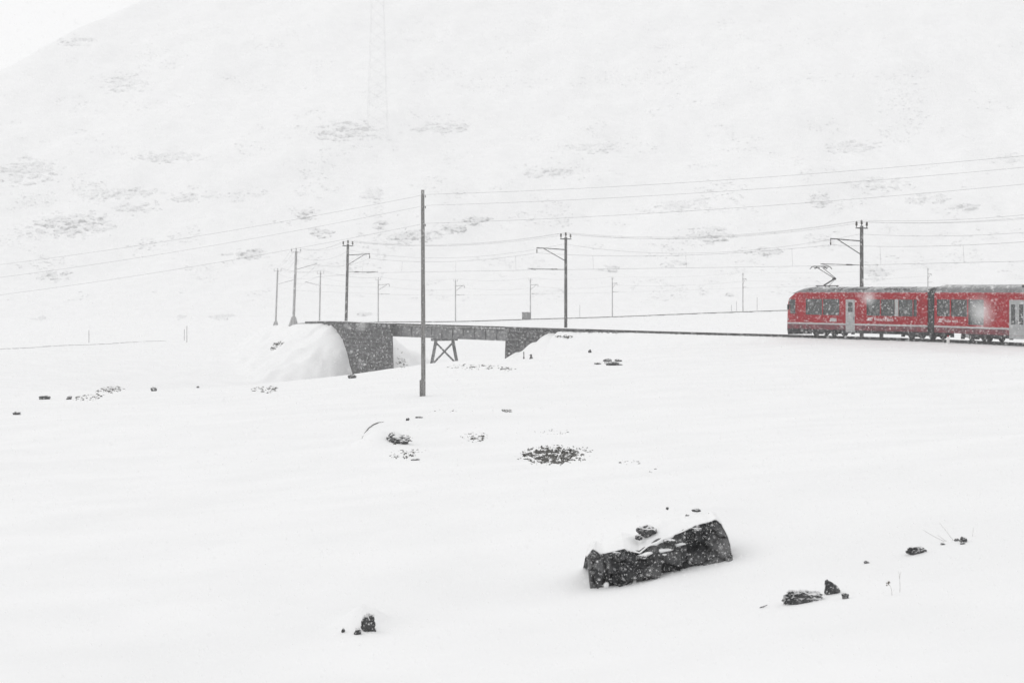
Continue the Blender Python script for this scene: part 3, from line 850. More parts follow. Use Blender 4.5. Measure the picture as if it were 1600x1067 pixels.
    for s, f in stations:
        b = len(mb.v)
        w = 1.0 if not nose else min(1, .80 + .2 * min(1, s / 1.5))
        mb.v.extend([(s, p * w, red1 - .02 * (1 - f) + (z - red1) * f) for p, z in prof])
        if prev is not None:
            for j in range(len(prof) - 1):
                mb.f.append((prev + j, b + j, b + j + 1, prev + j + 1))
        else:
            mb.f.append(tuple(range(b, b + len(prof))))
        prev = b
    mb.f.append(tuple(reversed(range(prev, prev + len(prof)))))
    roof = tb(mb, 'roof', 'roof', car)
    return body, roof

w1 = C1.s
L1 = w1(1448.5)
zwt, zwb = 2.90, 1.66
wins1 = [(w1(1259), w1(1284.5), zwb, zwt), (w1(1286), w1(1311.5), zwb, zwt), (w1(1354), w1(1375), zwb, zwt), (w1(1376.5), w1(1398), zwb, zwt), (w1(1404), w1(1426), zwb, zwt), (w1(1427.2), w1(1432.5), zwb, zwt)]
doors1 = [(w1(1321), w1(1335.5), .40, 2.88, 1)]
body1, roof1 = make_car(C1, 1.45, L1, wins1, doors1, 3.83, .55, True)
w2 = C2.s
L2 = 17.0
wins2 = [(w2(1464), w2(1484), 1.72, 2.93), (w2(1486), w2(1511), 1.72, 2.93), (w2(1513), w2(1537), 1.17, 2.93)]
d20 = w2(1576.5); dlw = w2(1589) - d20
doors2 = [(d20, d20 + 2 * dlw, .33, 2.93, 2)]
sx = d20 + 2 * dlw + .9
while sx + 2.2 < L2 - .6:
    wins2.append((sx, sx + 2.1, 1.72, 2.93)); sx += 2.35
body2, roof2 = make_car(C2, 0.0, L2, wins2, doors2, 3.97, .55, False)
# pale pillars between the panes of the first car
for a, b in ((1398.4, 1403.6),):
    tb(MB().box(((w1(a) + w1(b)) / 2, HW + .004, (zwb + zwt) / 2), (w1(b) - w1(a), .02, zwt - zwb)), 'window_pillar', 'blind', C1, body1)

# nose of the leading car
def nose_half(s, z):
    f = min(1.0, max(0.0, s / 1.45))
    w = 1.10 + (HW - 1.10) * math.sin(min(1.0, f * 1.7) * math.pi / 2) ** .7
    if z > 2.9: w *= 1 - .06 * (z - 2.9) / .4
    return w
def nose_front(z):
    """how far the front face leans back at height z"""
    return .0 if z < 1.1 else .05 + .20 * max(0, (z - 1.1) / 1.8) ** 1.5 + (.75 * max(0, z - 2.85) / .45)
def nose_surface(zs, name, mat, s_steps):
    mb = MB(); rows = []
    for z in zs:
        row = []
        sf = nose_front(z)
        line = [(sf + (1.45 - sf) * q, 1) for q in s_steps]
        for s, _ in reversed(line): row.append((s, nose_half(s - sf * .5, z), z))
        for k in range(1, 6):
            row.append((sf - .10 * math.sin(math.pi * k / 6), nose_half(0, z) * (1 - 2 * k / 6), z))
        for s, _ in line: row.append((s, -nose_half(s - sf * .5, z), z))
        rows.append(row)
    n = len(rows[0])
    for r in rows: mb.v.extend(r)
    for i in range(len(rows) - 1):
        for j in range(n - 1):
            mb.f.append((i * n + j, i * n + j + 1, (i + 1) * n + j + 1, (i + 1) * n + j))
    if zs[-1] > 3.2:
        mb.f.append(tuple(range((len(rows) - 1) * n, len(rows) * n)))
    return mb
QS = [0, .12, .3, .5, .75, 1.0]
ns = tb(nose_surface([1.05, 1.4, 1.8, 2.2, 2.6, 2.9, 3.05, 3.2, 3.36], 'cab', 'red', QS), 'cab_shell', 'red', C1, smooth=True)
tb(nose_surface([.55, .74, .93], 'cab', 'dark_red', QS), 'cab_skirt', 'dark_red', C1, ns)
tb(nose_surface([.93, .99, 1.05], 'cab', 'stripe', QS), 'waist_stripe', 'stripe', C1, ns)
for side in (1, -1):
    mb = MB()
    ss = (.42, .72, 1.0, 1.30); q = [(s, side * (nose_half(s - .12, zz) + .012), zz) for zz in (1.72, 2.86) for s in ss]
    mb.add(q, [(0, 1, 5, 4), (1, 2, 6, 5), (2, 3, 7, 6)])
    cw_ = tb(mb, 'cab_window', 'frame', C1)
    mb = MB(); q = [(s, side * (nose_half(s - .12, zz) + .02), zz) for zz in (1.95, 2.62) for s in (.78, 1.2)]
    mb.add(q, [(0, 1, 3, 2)]); tb(mb, 'pane', 'glass', C1, cw_)
    tb(MB().box((.36, side * 1.16, 1.28), (.16, .22, .16)), 'headlight', 'door', C1)
    tb(MB().box((.45, side * 1.36, 2.25), (.10, .14, .42)), 'mirror', 'iron', C1)
mb = MB(); q = []
for zz in (1.75, 2.3, 2.82):
    for k in range(0, 7):
        q.append((nose_front(zz) - .10 * math.sin(math.pi * k / 6) - .015, nose_half(0, zz) * (1 - 2 * k / 6) * .97, zz))
mb.add(q, [(r * 7 + k, r * 7 + k + 1, (r + 1) * 7 + k + 1, (r + 1) * 7 + k) for r in range(2) for k in range(6)])
tb(mb, 'windscreen', 'door', C1, smooth=True)
# coupler and snow plough under the nose
mb = MB().box((-.05, 0, .62), (.5, .26, .24)).box((-.32, 0, .62), (.12, .5, .34)); tb(mb, 'coupler', 'under', C1)
mb = MB().prism([(.15, 1.15, .08), (-.12, 0, .08), (.15, -1.15, .08), (.35, -1.15, .08), (.1, 0, .08), (.35, 1.15, .08)], [(.1, 1.2, .55), (-.22, 0, .55), (.1, -1.2, .55), (.3, -1.2, .55), (0, 0, .55), (.3, 1.2, .55)])
tb(mb, 'snow_plough', 'under', C1)
tb(MB().box((.85, 0, .40), (1.1, 2.3, .34)), 'front_beam', 'under', C1)

# bogies
def bogie(car, s, wb=2.0):
    mb = MB()
    for nn in (.98, -.98):
        mb.box((s, nn, .46), (wb + 1.0, .16, .26)); mb.box((s, nn, .34), (.9, .22, .36)); mb.box((s - wb * .5 - .42, nn, .3), (.2, .2, .3)); mb.box((s + wb * .5 + .42, nn, .3), (.2, .2, .3))
        for k in (-1, 1):
            mb.box((s + k * wb / 2, nn, .42), (.3, .2, .3))
    mb.box((s, 0, .45), (wb + .6, 1.5, .4))
    bo_ = tb(mb, 'bogie', 'under', car)
    for k in (-1, 1):
        for nn in (.5, -.5):
            w = MB(); ring = 16
            for dn in (-.06, .06):
                for j in range(ring):
                    a = 2 * math.pi * j / ring
                    w.v.append((s + k * wb / 2 + .4 * math.cos(a), nn + dn, .4 + .4 * math.sin(a)))
            w.f += [tuple(range(ring)), tuple(range(2 * ring - 1, ring - 1, -1))] + [(j, (j + 1) % ring, ring + (j + 1) % ring, ring + j) for j in range(ring)]
            tb(w, 'wheel', 'under', car, bo_)
bogie(C1, w1(1277), 2.2); bogie(C1, w1(1428), 2.2); bogie(C2, w2(1516), 2.2); bogie(C2, L2 - 2.6, 2.2)
for car, a, b in ((C1, w1(1312), w1(1398)), (C2, w2(1546), L2 - 5)):
    tb(MB().box(((a + b) / 2, 0, .50), (b - a, 2.4, .36)), 'underframe', 'under', car)
tb(MB().box((w1(1372), 1.0, .34), (.3, .12, .55)), 'step', 'under', C1)
# gangway between the cars
a, b = C1.xf((L1 - .05, 0, 0)), C2.xf((.05, 0, 0)); mid = (a + b) / 2; ax = (b - a); gl = max(ax.length, .3); ax.normalize(); an = Vector((-ax.y, ax.x, 0))
mb = MB()
for k in range(7):
    f = (k + .5) / 7; w = 2.42 if k % 2 else 2.3
    mb.box(a.lerp(b, f) + Vector((0, 0, 2.1)), (gl / 7 + .01, w, 3.1 if k % 2 else 3.02), (ax, an, Vector((0, 0, 1))))
mb.build('gangway', 'rubber', train, origin=TO)
# roof equipment
def roof_z(n, top):
    return 3.33 + .085 + (top - 3.415) * min(1.0, 1.02 * max(0.0, 1 - (n / 1.245) ** 2) ** .375)
for p0, p1 in ((1264, 1273), (1303, 1317), (1330, 1356), (1383, 1402), (1404, 1425)):
    a_, b_ = C1.sn(p0, 1.0), C1.sn(p1, 1.0)
    ns_ = (1.20, 1.08, .9, .6)
    mb = MB()
    lo_ = [(q + .25 * (1.2 - n_), n_, roof_z(n_, 3.83) - .03) for n_ in ns_ for q in (a_, b_)]
    hi_ = [(q + .25 * (1.2 - n_), n_ + .02, roof_z(n_, 3.83) + .035) for n_ in ns_ for q in (a_, b_)]
    mb.add(lo_ + hi_, [(8, 9, 11, 10), (10, 11, 13, 12), (12, 13, 15, 14), (0, 1, 9, 8), (14, 15, 7, 6), (0, 8, 10, 2), (2, 10, 12, 4), (4, 12, 14, 6), (1, 3, 11, 9), (3, 5, 13, 11), (5, 7, 15, 13)])
    rb = tb(mb, 'roof_box', 'roof_dark', C1, roof1)
tb(MB().box((w2(1598), .72, 3.78), (1.0, .7, .3)), 'roof_box', 'roof_dark', C2, roof2)
# pantograph (half scissor), head under the contact wire
sb, sk, sh = C1.sn(1286, 0), C1.sn(1304.5, 0), C1.sn(1284, 0)
def pz(y, px): 
    q = C1.xf((w1(px), 0, 0)); return EYE + (453 - y) / F * q.y
hz = 5.44
mb = MB().box((sb + .5, 0, 3.92), (1.7, .9, .07))
for dx in (-.7, .7):
    for dn in (-.4, .4): mb.lathe((sb + .5 + dx, dn, 3.74), [(.05, 0), (.07, .05), (.05, .1), (.06, .15)], 8)
pan = tb(mb, 'pantograph', 'iron', C1)
kz = 4.48
tb(MB().tube([(sb + .1, 0, 3.95), (sk, 0, kz)], .055, 8), 'lower_arm', 'iron', C1, pan)
tb(MB().tube([(sb + .9, .12, 3.95), (sk + .1, .12, kz - .1)], .015, 6), 'control_rod', 'iron', C1, pan)
for dn in (-1, 1):
    tb(MB().tube([(sk, dn * .08, kz + .02), (sh - .35 + .35 * (dn + 1) / 2, dn * .42, hz - .12)], .028, 6), 'upper_arm', 'iron', C1, pan)
tb(MB().tube([(sk - .1, .1, kz), (sk + .18, .1, kz - .02)], .09, 8), 'knee_joint', 'iron', C1, pan)
for ds_ in (-.30, .30):
    mb = MB().tube([(sh + ds_ - .1, -.86, hz - .2), (sh + ds_ - .1, -.66, hz - .03), (sh + ds_ - .1, -.4, hz), (sh + ds_ - .1, .4, hz), (sh + ds_ - .1, .66, hz - .03), (sh + ds_ - .1, .86, hz - .2)], .032, 6)
    tb(mb, 'contact_strip', 'iron', C1, pan)
tb(MB().tube([(sh - .4, .42, hz - .12), (sh + .25, .42, hz - .12)], .03, 6).tube([(sh - .4, -.42, hz - .12), (sh + .25, -.42, hz - .12)], .03, 6), 'head_frame', 'iron', C1, pan)

# lettering
def lettering(car, text, s, z, h, parent):
    cu = bpy.data.curves.new('lettering', 'FONT'); cu.body = text; cu.size = h * 1.35; cu.extrude = .002; cu.space_character = 1.05
    tmp = link(bpy.data.objects.new('lettering_curve', cu)); bpy.context.view_layer.update()
    me = bpy.data.meshes.new_from_object(tmp.evaluated_get(bpy.context.evaluated_depsgraph_get()))
    bpy.data.objects.remove(tmp); me.materials.clear(); me.materials.append(M['letter'])
    o = link(bpy.data.objects.new('lettering', me))
    p = car.xf((s, HW + .006, z)) - Vector(TO)
    ang = math.atan2(car.t.y, car.t.x)
    o.matrix_local = Matrix.Translation(p) @ Matrix.Rotation(ang, 4, 'Z') @ Matrix.Rotation(R(90), 4, 'X')
    o.parent = parent
    return o
def emblem(car, s, z, parent):
    mb = MB()
    for k, w in enumerate((.55, .42, .55)):
        mb.box((s + w / 2 + .06 * k, HW + .006, z + .03 + k * .085), (w, .012, .055))
    tb(mb, 'emblem', 'letter', car, parent)
emblem(C1, w1(1354.5), 1.30, body1); lettering(C1, 'Rhätische Bahn', w1(1366), 1.30, .24, body1)
emblem(C2, w2(1466), 1.30, body2); lettering(C2, 'Viafier retica', w2(1476), 1.30, .24, body2)
tb(MB().box((w1(1302), HW + .006, 1.30), (.75, .012, .26)), 'number_plate', 'stripe', C1, body1)

# ------------------------------------------------------------------ rocks and plants
def rock_mesh(name, size, seed, sub=4, rough=.38, power=.92, fn=None, snow=.62, thick=.05, rotz=0.0):
    """irregular stone; returns (rock mesh, snow cap mesh or None)"""
    import bmesh
    bm = bmesh.new(); bmesh.ops.create_icosphere(bm, subdivisions=sub, radius=1)
    off_ = Vector((seed * 3.7, seed * 1.3, seed * 7.1)); Rz = Matrix.Rotation(rotz, 3, 'Z')
    for v in bm.verts:
        p = v.co.copy()
        q = Vector([math.copysign(abs(c) ** power, c) for c in p])
        nz = mnoise.noise(p * 1.3 + off_) * 1.0 + mnoise.noise(p * 3.1 + off_) * .5 + mnoise.noise(p * 7.3 + off_) * .28 + (mnoise.noise(p * 16 + off_) * .12 if sub > 3 else 0)
        cell = mnoise.voronoi(p * 1.8 + off_)[0]
        q = q * (1 + rough * nz + rough * .5 * (cell[1] - cell[0] - .3))
        q = Vector((q.x * size[0], q.y * size[1], q.z * size[2]))
        if fn: q = fn(q)
        v.co = Rz @ q
    bm.normal_update()
    me = bpy.data.meshes.new(name); bm.to_mesh(me); me.materials.append(M['rock'])
    cap = None
    if thick > 0:
        amt = {}
        for v in bm.verts:
            nn = mnoise.noise(v.co * (1.6 / max(size)) + off_) * .22 + mnoise.noise(v.co * (6.0 / max(size)) + off_) * .22
            amt[v.index] = max(0.0, min(1.0, (v.normal.z + nn - snow) / .22))
        fs = [f for f in bm.faces if sum(amt[v.index] > 0 for v in f.verts) == len(f.verts)]
        if len(fs) > 6:
            idx = {}; vs = []; faces = []
            for f in fs:
                r = []
                for v in f.verts:
                    if v.index not in idx:
                        idx[v.index] = len(vs); vs.append(v.co + v.normal * .004 + Vector((0, 0, thick * amt[v.index])))
                    r.append(idx[v.index])
                faces.append(r)
            # skirt so the cap has an edge
            bound = {}
            for f in fs:
                for e in f.edges:
                    bound[e] = bound.get(e, 0) + 1
            for e, c in bound.items():
                if c == 1:
                    a_, b_ = e.verts; k = len(vs)
                    vs += [a_.co - a_.normal * .01, b_.co - b_.normal * .01]
                    faces.append([idx[a_.index], idx[b_.index], k + 1, k])
            cap = bpy.data.meshes.new('snow_cap'); cap.from_pydata([tuple(p) for p in vs], [], faces); cap.materials.append(M['snow_cap']); cap.update(); cap.shade_smooth()
    bm.free()
    return me, cap

def pointed(q):
    f = max(0.0, min(1.0, (q.z + .10) / .22))
    return Vector((q.x * (1 - .72 * f) - .03 * f, q.y * (1 - .6 * f), q.z))

def place_rock(name, label, px, py, wpx, hpx, seed, depth=.8, sink=.35, cat='rock', group=None, dz=0.0, **kw):
    """a stone whose foot is at (px, py) in the photograph"""
    p = hit(px, py)[0]; mpp = p[1] / F
    w, h = wpx * mpp / 2, hpx * mpp / (2 - 2 * sink)
    kw.setdefault('thick', h * .12)
    me, cap = rock_mesh(name, (w, w * depth, h), seed, **kw)
    o = link(bpy.data.objects.new(name, me))
    o.location = (p[0], p[1] + w * depth * .5, p[2] + h * (1 - 2 * sink) + dz)
    rr = random.Random(seed); tl = .28 if wpx < 2.2 * hpx else .10
    o.rotation_euler = (rr.uniform(-.3, .3), rr.uniform(-tl, tl), rr.uniform(-.25, .25))
    tag(o, label, cat, group)
    if cap:
        c = link(bpy.data.objects.new('snow_cap', cap)); c.parent = o
    return o

# the large boulder: cracked front face, top sloping up to the back under a thick snow cap
BW = 1.0
pb_ = hit(1035, 898)[0]; bm_ = pb_[1] / F
def bline(tab, px):
    return float(np.interp(px, [q[0] for q in tab], [q[1] for q in tab]))
B_TOP = [(911, 884), (914, 874), (918, 867), (926, 860), (933, 866), (944, 869), (955, 867), (975, 862), (990, 867), (1000, 870), (1012, 861), (1030, 852), (1060, 841), (1075, 835), (1090, 828), (1110, 824), (1122, 820), (1130, 826), (1143, 848), (1147, 860)]
B_BOT = [(911, 890), (917, 905), (930, 915), (948, 917), (965, 914), (985, 909), (1000, 907), (1050, 893), (1100, 878), (1147, 862)]
B_RISE = [(911, 0), (950, .05), (1000, .15), (1040, .17), (1080, .09), (1110, .02), (1147, 0)]
def boulder_meshes():
    nu, nv, nb_ = 130, 34, 16
    V = []; Fc = []; CV = []; CF = []
    off_ = Vector((4.1, 9.3, 2.2))
    m = nv + nb_
    for i in range(nu + 1):
        px = 916.5 + (1147 - 916.5) * i / nu
        x = (px - 1035) * bm_
        zt = (898 - bline(B_TOP, px)) * bm_; zb = (898 - bline(B_BOT, px)) * bm_ - .22
        end = min(1.0, min(i, nu - i) / 9.0) ** .5
        y0 = .20 * x + .10 * (1 - end)
        fr = []
        for k in range(nv):
            f = k / (nv - 1)
            z = zb + (zt + .03 * end - zb) * f
            q = Vector((x * 2.2, z * 2.6, .3))
            cell = mnoise.voronoi(Vector((x * 3.4 + .25 * mnoise.noise(q * 3), z * 4.6 + .25 * mnoise.noise(q * 3 + off_), 1.7)))
            n_ = .075 * mnoise.noise(q * 1.6 + off_) + .030 * mnoise.noise(q * 4.2 + off_) + .016 * mnoise.noise(q * 10 + off_) + .008 * mnoise.noise(q * 22 + off_)
            n_ += .03 * max(0.0, 1 - 9 * (cell[0][1] - cell[0][0])) + .15 * (mnoise.cell(Vector((cell[1][0].x * 7, cell[1][0].y * 7, 3))) - .5)
            n_ += .10 * math.exp(-((px - 945 - 3 * mnoise.noise(Vector((z * 9, 0, 0)))) / 2.6) ** 2)
            n_ += .16 * math.exp(-((px - 990 - z * 30) / 9) ** 2) * (1 - f)
            n_ += .035 * math.exp(-((px - 1058 + 14 * mnoise.noise(Vector((z * 6, 2, 0)))) / 5) ** 2)
            tf = max(0.0, min(1.0, (f - .80) / .2)); n_ *= 1 - tf * tf * (3 - 2 * tf)
            ledge = .05 * max(0.0, min(1.0, (f - .72 - .10 * mnoise.noise(Vector((x * 4, 5, 0)))) / .08))
            xs_ = .06 * (1 - f) * max(0.0, 1 - (px - 911) / 45.0)
            fr.append(Vector((x + xs_, y0 + n_ + ledge + .10 * max(0, f - .85) ** 1.2 + .06 * f, z)))
        for k in range(1, nb_ + 1):
            g_ = k / nb_
            fr.append(Vector((x + .35 * g_ * (1 - end) * (1 if i < nu / 2 else -1), fr[nv - 1].y + .80 * g_ * end, fr[nv - 1].z + end * (bline(B_RISE, px) * math.sin(min(1, g_ * 1.25) * math.pi / 2) - .75 * max(0, g_ - .8)) + .02 * mnoise.noise(Vector((x * 5, g_ * 4, 7))))))
        V += fr
        # snow: lip just over the front edge, then over the top and down into the drift behind
        lip = fr[nv - 1]
        hang = -.012 + .060 * max(-.2, mnoise.noise(Vector((x * 5, 1.5, 0)))) + .035 * max(0, mnoise.noise(Vector((x * 19, 8.5, 0)))) + .02 * max(0, mnoise.noise(Vector((x * 47, 2.5, 0))))
        th = (.022 + .02 * mnoise.noise(Vector((x * 2, 3, 3))) + .012 * mnoise.noise(Vector((x * 9, 6, 3)))) * (.2 + .8 * end)
        col = [lip + Vector((0, .03, -hang)), lip + Vector((0, -.02 - .3 * hang, -hang * .9)), lip + Vector((0, -.025, th * .35)), lip + Vector((0, .0, th * .8)), lip + Vector((0, .05, th))]
        for k in range(2, nb_ - 2):
            col.append(fr[nv - 1 + k] + Vector((0, 0, th + .012 * mnoise.noise(Vector((x * 4, k * .4, 1))))))
        last = col[-1]
        for k in range(1, 8):
            f = k / 7; yy = last.y + 1.5 * f
            gzz = float(ground_z(pb_[0] + x, pb_[1] + yy)) - pb_[2] - .02 - .05 * f
            e_ = f * f * (3 - 2 * f)
            col.append(Vector((x, yy, last.z * (1 - e_) + gzz * e_)))
        CV += col
    for i in range(nu):
        for k in range(m - 1):
            a = i * m + k; Fc.append((a, a + m, a + m + 1, a + 1))
        c = len(CV) // (nu + 1)
        for k in range(c - 1):
            a = i * c + k; CF.append((a, a + c, a + c + 1, a + 1))
    for i in (0, nu):
        r = list(range(i * m, (i + 1) * m)); Fc.append(tuple(r if i == 0 else r[::-1]))
    return V, Fc, CV, CF
V, Fc, CV, CF = boulder_meshes()
me = bpy.data.meshes.new('boulder'); me.from_pydata([tuple(v) for v in V], [], Fc); me.materials.append(M['boulder']); me.update()
bd = link(bpy.data.objects.new('boulder', me)); bd.location = pb_
tag(bd, 'large dark boulder with a thick snow cap in the foreground slope', 'boulder')
me = bpy.data.meshes.new('snow_cap'); me.from_pydata([tuple(v) for v in CV], [], CF); me.materials.append(M['snow_cap']); me.update(); me.shade_smooth()
c = link(bpy.data.objects.new('snow_cap', me)); c.parent = bd
# rock knobs poking through the cap and snow lodged on the ledges of the front
for k, (px, py, w, h, yy, sd_) in enumerate(((1013, 834, 30, 18, .34, 5), (1000, 843, 12, 8, .26, 6), (1096, 809, 14, 5, .72, 7), (1118, 814, 9, 4, .60, 8), (1051, 806, 5, 4, .8, 9), (1080, 815, 6, 4, .55, 10), (925, 865, 13, 12, -.0, 11), (962, 864, 16, 7, .03, 12), (1003, 869, 18, 6, .02, 14), (1046, 846, 20, 7, .03, 15), (1090, 829, 16, 5, .03, 16))):
    me, _ = rock_mesh('rock_knob', (w * bm_ / 2, w * bm_ * .35, h * bm_ * .55), sd_, sub=3, rough=.4, power=.9, thick=0)
    o = link(bpy.data.objects.new('rock_knob', me)); o.parent = bd
    o.location = ((px - 1035) * bm_ * (1 + yy / pb_[1]), .2 * (px - 1035) * bm_ + yy, (898 - py) * bm_ + .0 * yy - yy * (py - 453) / F * 0)
for k, (px, py, w, h) in enumerate(((1036, 861, 32, 6), (1064, 852, 17, 5), (1010, 866, 20, 6), (978, 902, 18, 12), (1037, 867, 13, 4), (947, 913, 9, 10))):
    me, _ = rock_mesh('ledge_snow', (w * bm_ / 2, .05, h * bm_ * .5), 30 + k, sub=3, rough=.35, power=1.0, thick=0)
    me.materials.clear(); me.materials.append(M['snow_cap']); me.shade_smooth()
    o = link(bpy.data.objects.new('ledge_snow', me)); o.parent = bd
    x = (px - 1035) * bm_
    o.location = (x, .2 * x + .05, (898 - py) * bm_); o.rotation_euler = (0, R(-10), 0)

SMALL = [
    ('dark rock breaking through a snow hump low in the meadow', 574, 985, 21, 22, 51, .7, .35, {'snow': .5, 'rough': .5}),
    ('small dark stone left of the hump rock low in the meadow', 559, 991, 11, 9, 12, .8, .3, {}),
    ('tiny dark stone at the foot of the snow hump', 536, 988, 5, 6, 13, .8, .3, {}),
    ('long low dark rock with snow in its hollow, right of the large boulder', 1256, 941, 62, 17, 14, .45, .3, {'snow': .45}),
    ('pointed black stone standing upright beside the long low rock', 1300, 928, 27, 24, 15, .7, .2, {'power': .8, 'snow': 1.4, 'fn': pointed}),
    ('small black stone at the right foot of the pointed stone', 1321, 935, 11, 8, 16, .8, .25, {'snow': 1.2}),
    ('narrow row of dark stone on the slope at lower right', 1432, 865, 32, 11, 17, .4, .25, {'rough': .4, 'snow': 1.1}),
    ('small dark stone at the lower end of the drift line', 1354, 880, 9, 4, 18, .6, .25, {'snow': 1.2}),
    ('small black stone uphill at the dry stalks', 1506, 847, 12, 8, 19, .7, .25, {'snow': 1.2}),
    ('thin dark stone left of the black stone at the dry stalks', 1495, 845, 7, 4, 20, .7, .25, {'snow': 1.2}),
    ('tiny dark stone below the black stone at the dry stalks', 1504, 850, 8, 3, 21, .7, .25, {'snow': 1.2}),
    ('tiny dark stone between the stone row and the dry stalks', 1473, 851, 7, 3, 22, .7, .25, {'snow': 1.2}),
    ('dark rock under the curved snow lip left of the meadow pole', 622, 692, 34, 13, 23, .8, .3, {'rough': .35, 'snow': .8}),
    ('dark stone on the bank at the foot of the tall abutment', 550, 591, 13, 7, 24, .8, .2, {'snow': 1.0}),
    ('broad dark rock of the group below the track', 958, 571, 26, 6, 25, .6, .2, {'snow': 1.2}),
    ('upper dark rock of the group below the track', 950, 565.5, 14, 5, 26, .6, .2, {'snow': 1.2}),
    ('right upper dark rock of the group below the track', 966, 565, 12, 4, 27, .6, .2, {'snow': 1.2}),
    ('left outlying dark rock of the group below the track', 934, 569.5, 10, 3, 28, .6, .2, {'snow': 1.2}),
    ('lone small stone above the rock group below the track', 922, 551, 5, 5, 29, .7, .2, {'snow': .9}),
    ('dark stone at the left edge of the meadow, lowest on that side', 26, 648, 12, 5, 30, .7, .2, {'snow': 1.0}),
    ('wide dark stone at left, first above the lowest one', 69, 624, 18, 6, 31, .7, .2, {'snow': 1.0}),
    ('small dark stone between the wide left stone and the heath', 108, 624, 9, 5, 32, .7, .2, {'snow': 1.0}),
    ('small bushy dark stone alone right of the left heath', 240, 611, 9, 6, 33, .7, .2, {'snow': 1.0, 'rough': .4}),
    ('tiny dark stone right of the lone bushy one', 309, 606, 5, 3, 34, .7, .2, {'snow': 1.2}),
    ('flat sliver of dark stone just below the wooden pole', 655, 653, 12, 2.5, 35, .5, .2, {'snow': 1.3}),
    ('tiny stone left of the flat sliver below the wooden pole', 637, 657, 5, 4, 36, .7, .2, {'snow': 1.2}),
    ('small dark sliver below the lip rock', 649, 719, 13, 3, 37, .5, .2, {'snow': 1.3}),
]
for lab, px, py, w, h, sd_, dp, sk_, kw in SMALL:
    big = w > 20
    place_rock('rock', lab, px, py, w, h, sd_, depth=dp, sink=sk_, group='dark stones showing through the snow', sub=4 if big else 3,
               thick=None if False else (h * .02 * .1 if not big else h * hit(px, py)[0][1] / F * .10), **kw)

# patches of heath and gravel where the wind has thinned the snow: pieces of a few centimetres, one object per patch
def bits(pts, mpp, smin, smax, flat, seed, stretch=1.0):
    g = np.random.default_rng(seed); n = len(pts)
    k = 6
    ang = np.linspace(0, 2 * np.pi, k, endpoint=False)[None] + g.random((n, 1)) * 6
    rad = (smin + (smax - smin) * g.random((n, 1)) ** 2.2) * mpp / 2 * (.6 + .8 * g.random((n, k)))
    bx = pts[:, None, 0] + np.cos(ang) * rad * stretch * (1 + .5 * g.random((n, 1)))
    by = pts[:, None, 1] + np.sin(ang) * rad
    bz = np.repeat(pts[:, None, 2], k, 1) - .15 * rad
    hgt = rad.mean(1) * flat * (.5 + g.random(n))
    tx = bx * .55 + pts[:, None, 0] * .45 + (g.random((n, 1)) - .5) * rad; ty = by * .55 + pts[:, None, 1] * .45
    tz = bz + hgt[:, None] * (.8 + .4 * g.random((n, k)))
    V = np.concatenate([np.stack([bx, by, bz], -1), np.stack([tx, ty, tz], -1)], 1).reshape(-1, 3)
    b = np.arange(n)[:, None] * (2 * k); j = np.arange(k)[None]; j2 = (np.arange(k) + 1)[None] % k
    Q = np.stack([b + j, b + j2, b + k + j2, b + k + j], -1).reshape(-1, 4)
    T1 = np.concatenate([b + k, b + k + 1, b + k + 2, b + k + 3], 1); T2 = np.concatenate([b + k, b + k + 3, b + k + 4, b + k + 5], 1)
    return V, np.concatenate([Q, T1, T2])
def patch(name, label, px, py, w, h, n, smin, smax, flat, mat, seed, cat, group, dmin=0, clump=0.0, tilt=0.0, hollow=False, stretch=1.0):
    g = np.random.default_rng(seed)
    xs, ys = [], []
    while len(xs) < n:
        x, y = g.uniform(-1, 1), g.uniform(-1, 1)
        r = x * x + y * y
        if r > 1: continue
        if hollow and r < .35 and g.random() < .8: continue
        dens = float(perlin(np.array([x * 2.2 * max(1, w / 60) + seed]), np.array([y * 2.2 + seed * .7]), 3)[0])
        if g.random() > (1 - r) ** .5 * (1 - clump) + clump * (1 if dens > .05 else .06): continue
        xs.append(px + x * w / 2); ys.append(py + y * h / 2 + tilt * x * w / 2)
    pts = hit(np.array(xs), np.array(ys), dmin)
    mpp = float(np.median(pts[:, 1])) / F
    med = np.median(pts[:, 1]); pts = pts[abs(pts[:, 1] - med) < .25 * med]
    V, Q = bits(pts, mpp, smin, smax, flat, seed + 1, stretch)
    if mat == 'heath' and n >= 55:
        nx, ny = int(max(16, w * 1.5 / .8)), int(max(10, h * 1.7 / .6))
        gx, gy = np.meshgrid(np.linspace(-1, 1, nx), np.linspace(-1, 1, ny))
        X = px + gx * w * .68; Y = py + gy * h * .75 + tilt * gx * w * .5
        p = hit(X.ravel(), Y.ravel(), dmin).reshape(ny, nx, 3)
        ns_ = .55 * perlin(X / 11 + seed, Y / 4.0, seed) + .50 * perlin(X / 4.2 + seed, Y / 1.8, seed + 1) + .40 * perlin(X / 1.9, Y / 1.0 + seed, seed + 2)
        p[..., 2] += np.clip(5.0 * (ns_ + (.12 if n > 200 else -.10) - .22 * clump - .45 * (gx ** 2 + gy ** 2) ** 1.3 + .10 * gy), -3, 4) * mpp
        i0 = (np.arange(ny - 1)[:, None] * nx + np.arange(nx - 1)[None]).ravel()
        Q = np.concatenate([Q, np.stack([i0, i0 + nx, i0 + nx + 1, i0 + 1], 1) + len(V)]); V = np.concatenate([V, p.reshape(-1, 3)])
    c = V.mean(0)
    o = link(bpy.data.objects.new(name, np_mesh(name, V - c, Q, mat, smooth=False))); o.location = c
    return tag(o, label, cat, group, 'stuff')
HG = 'thin heath patches in the snow meadow'
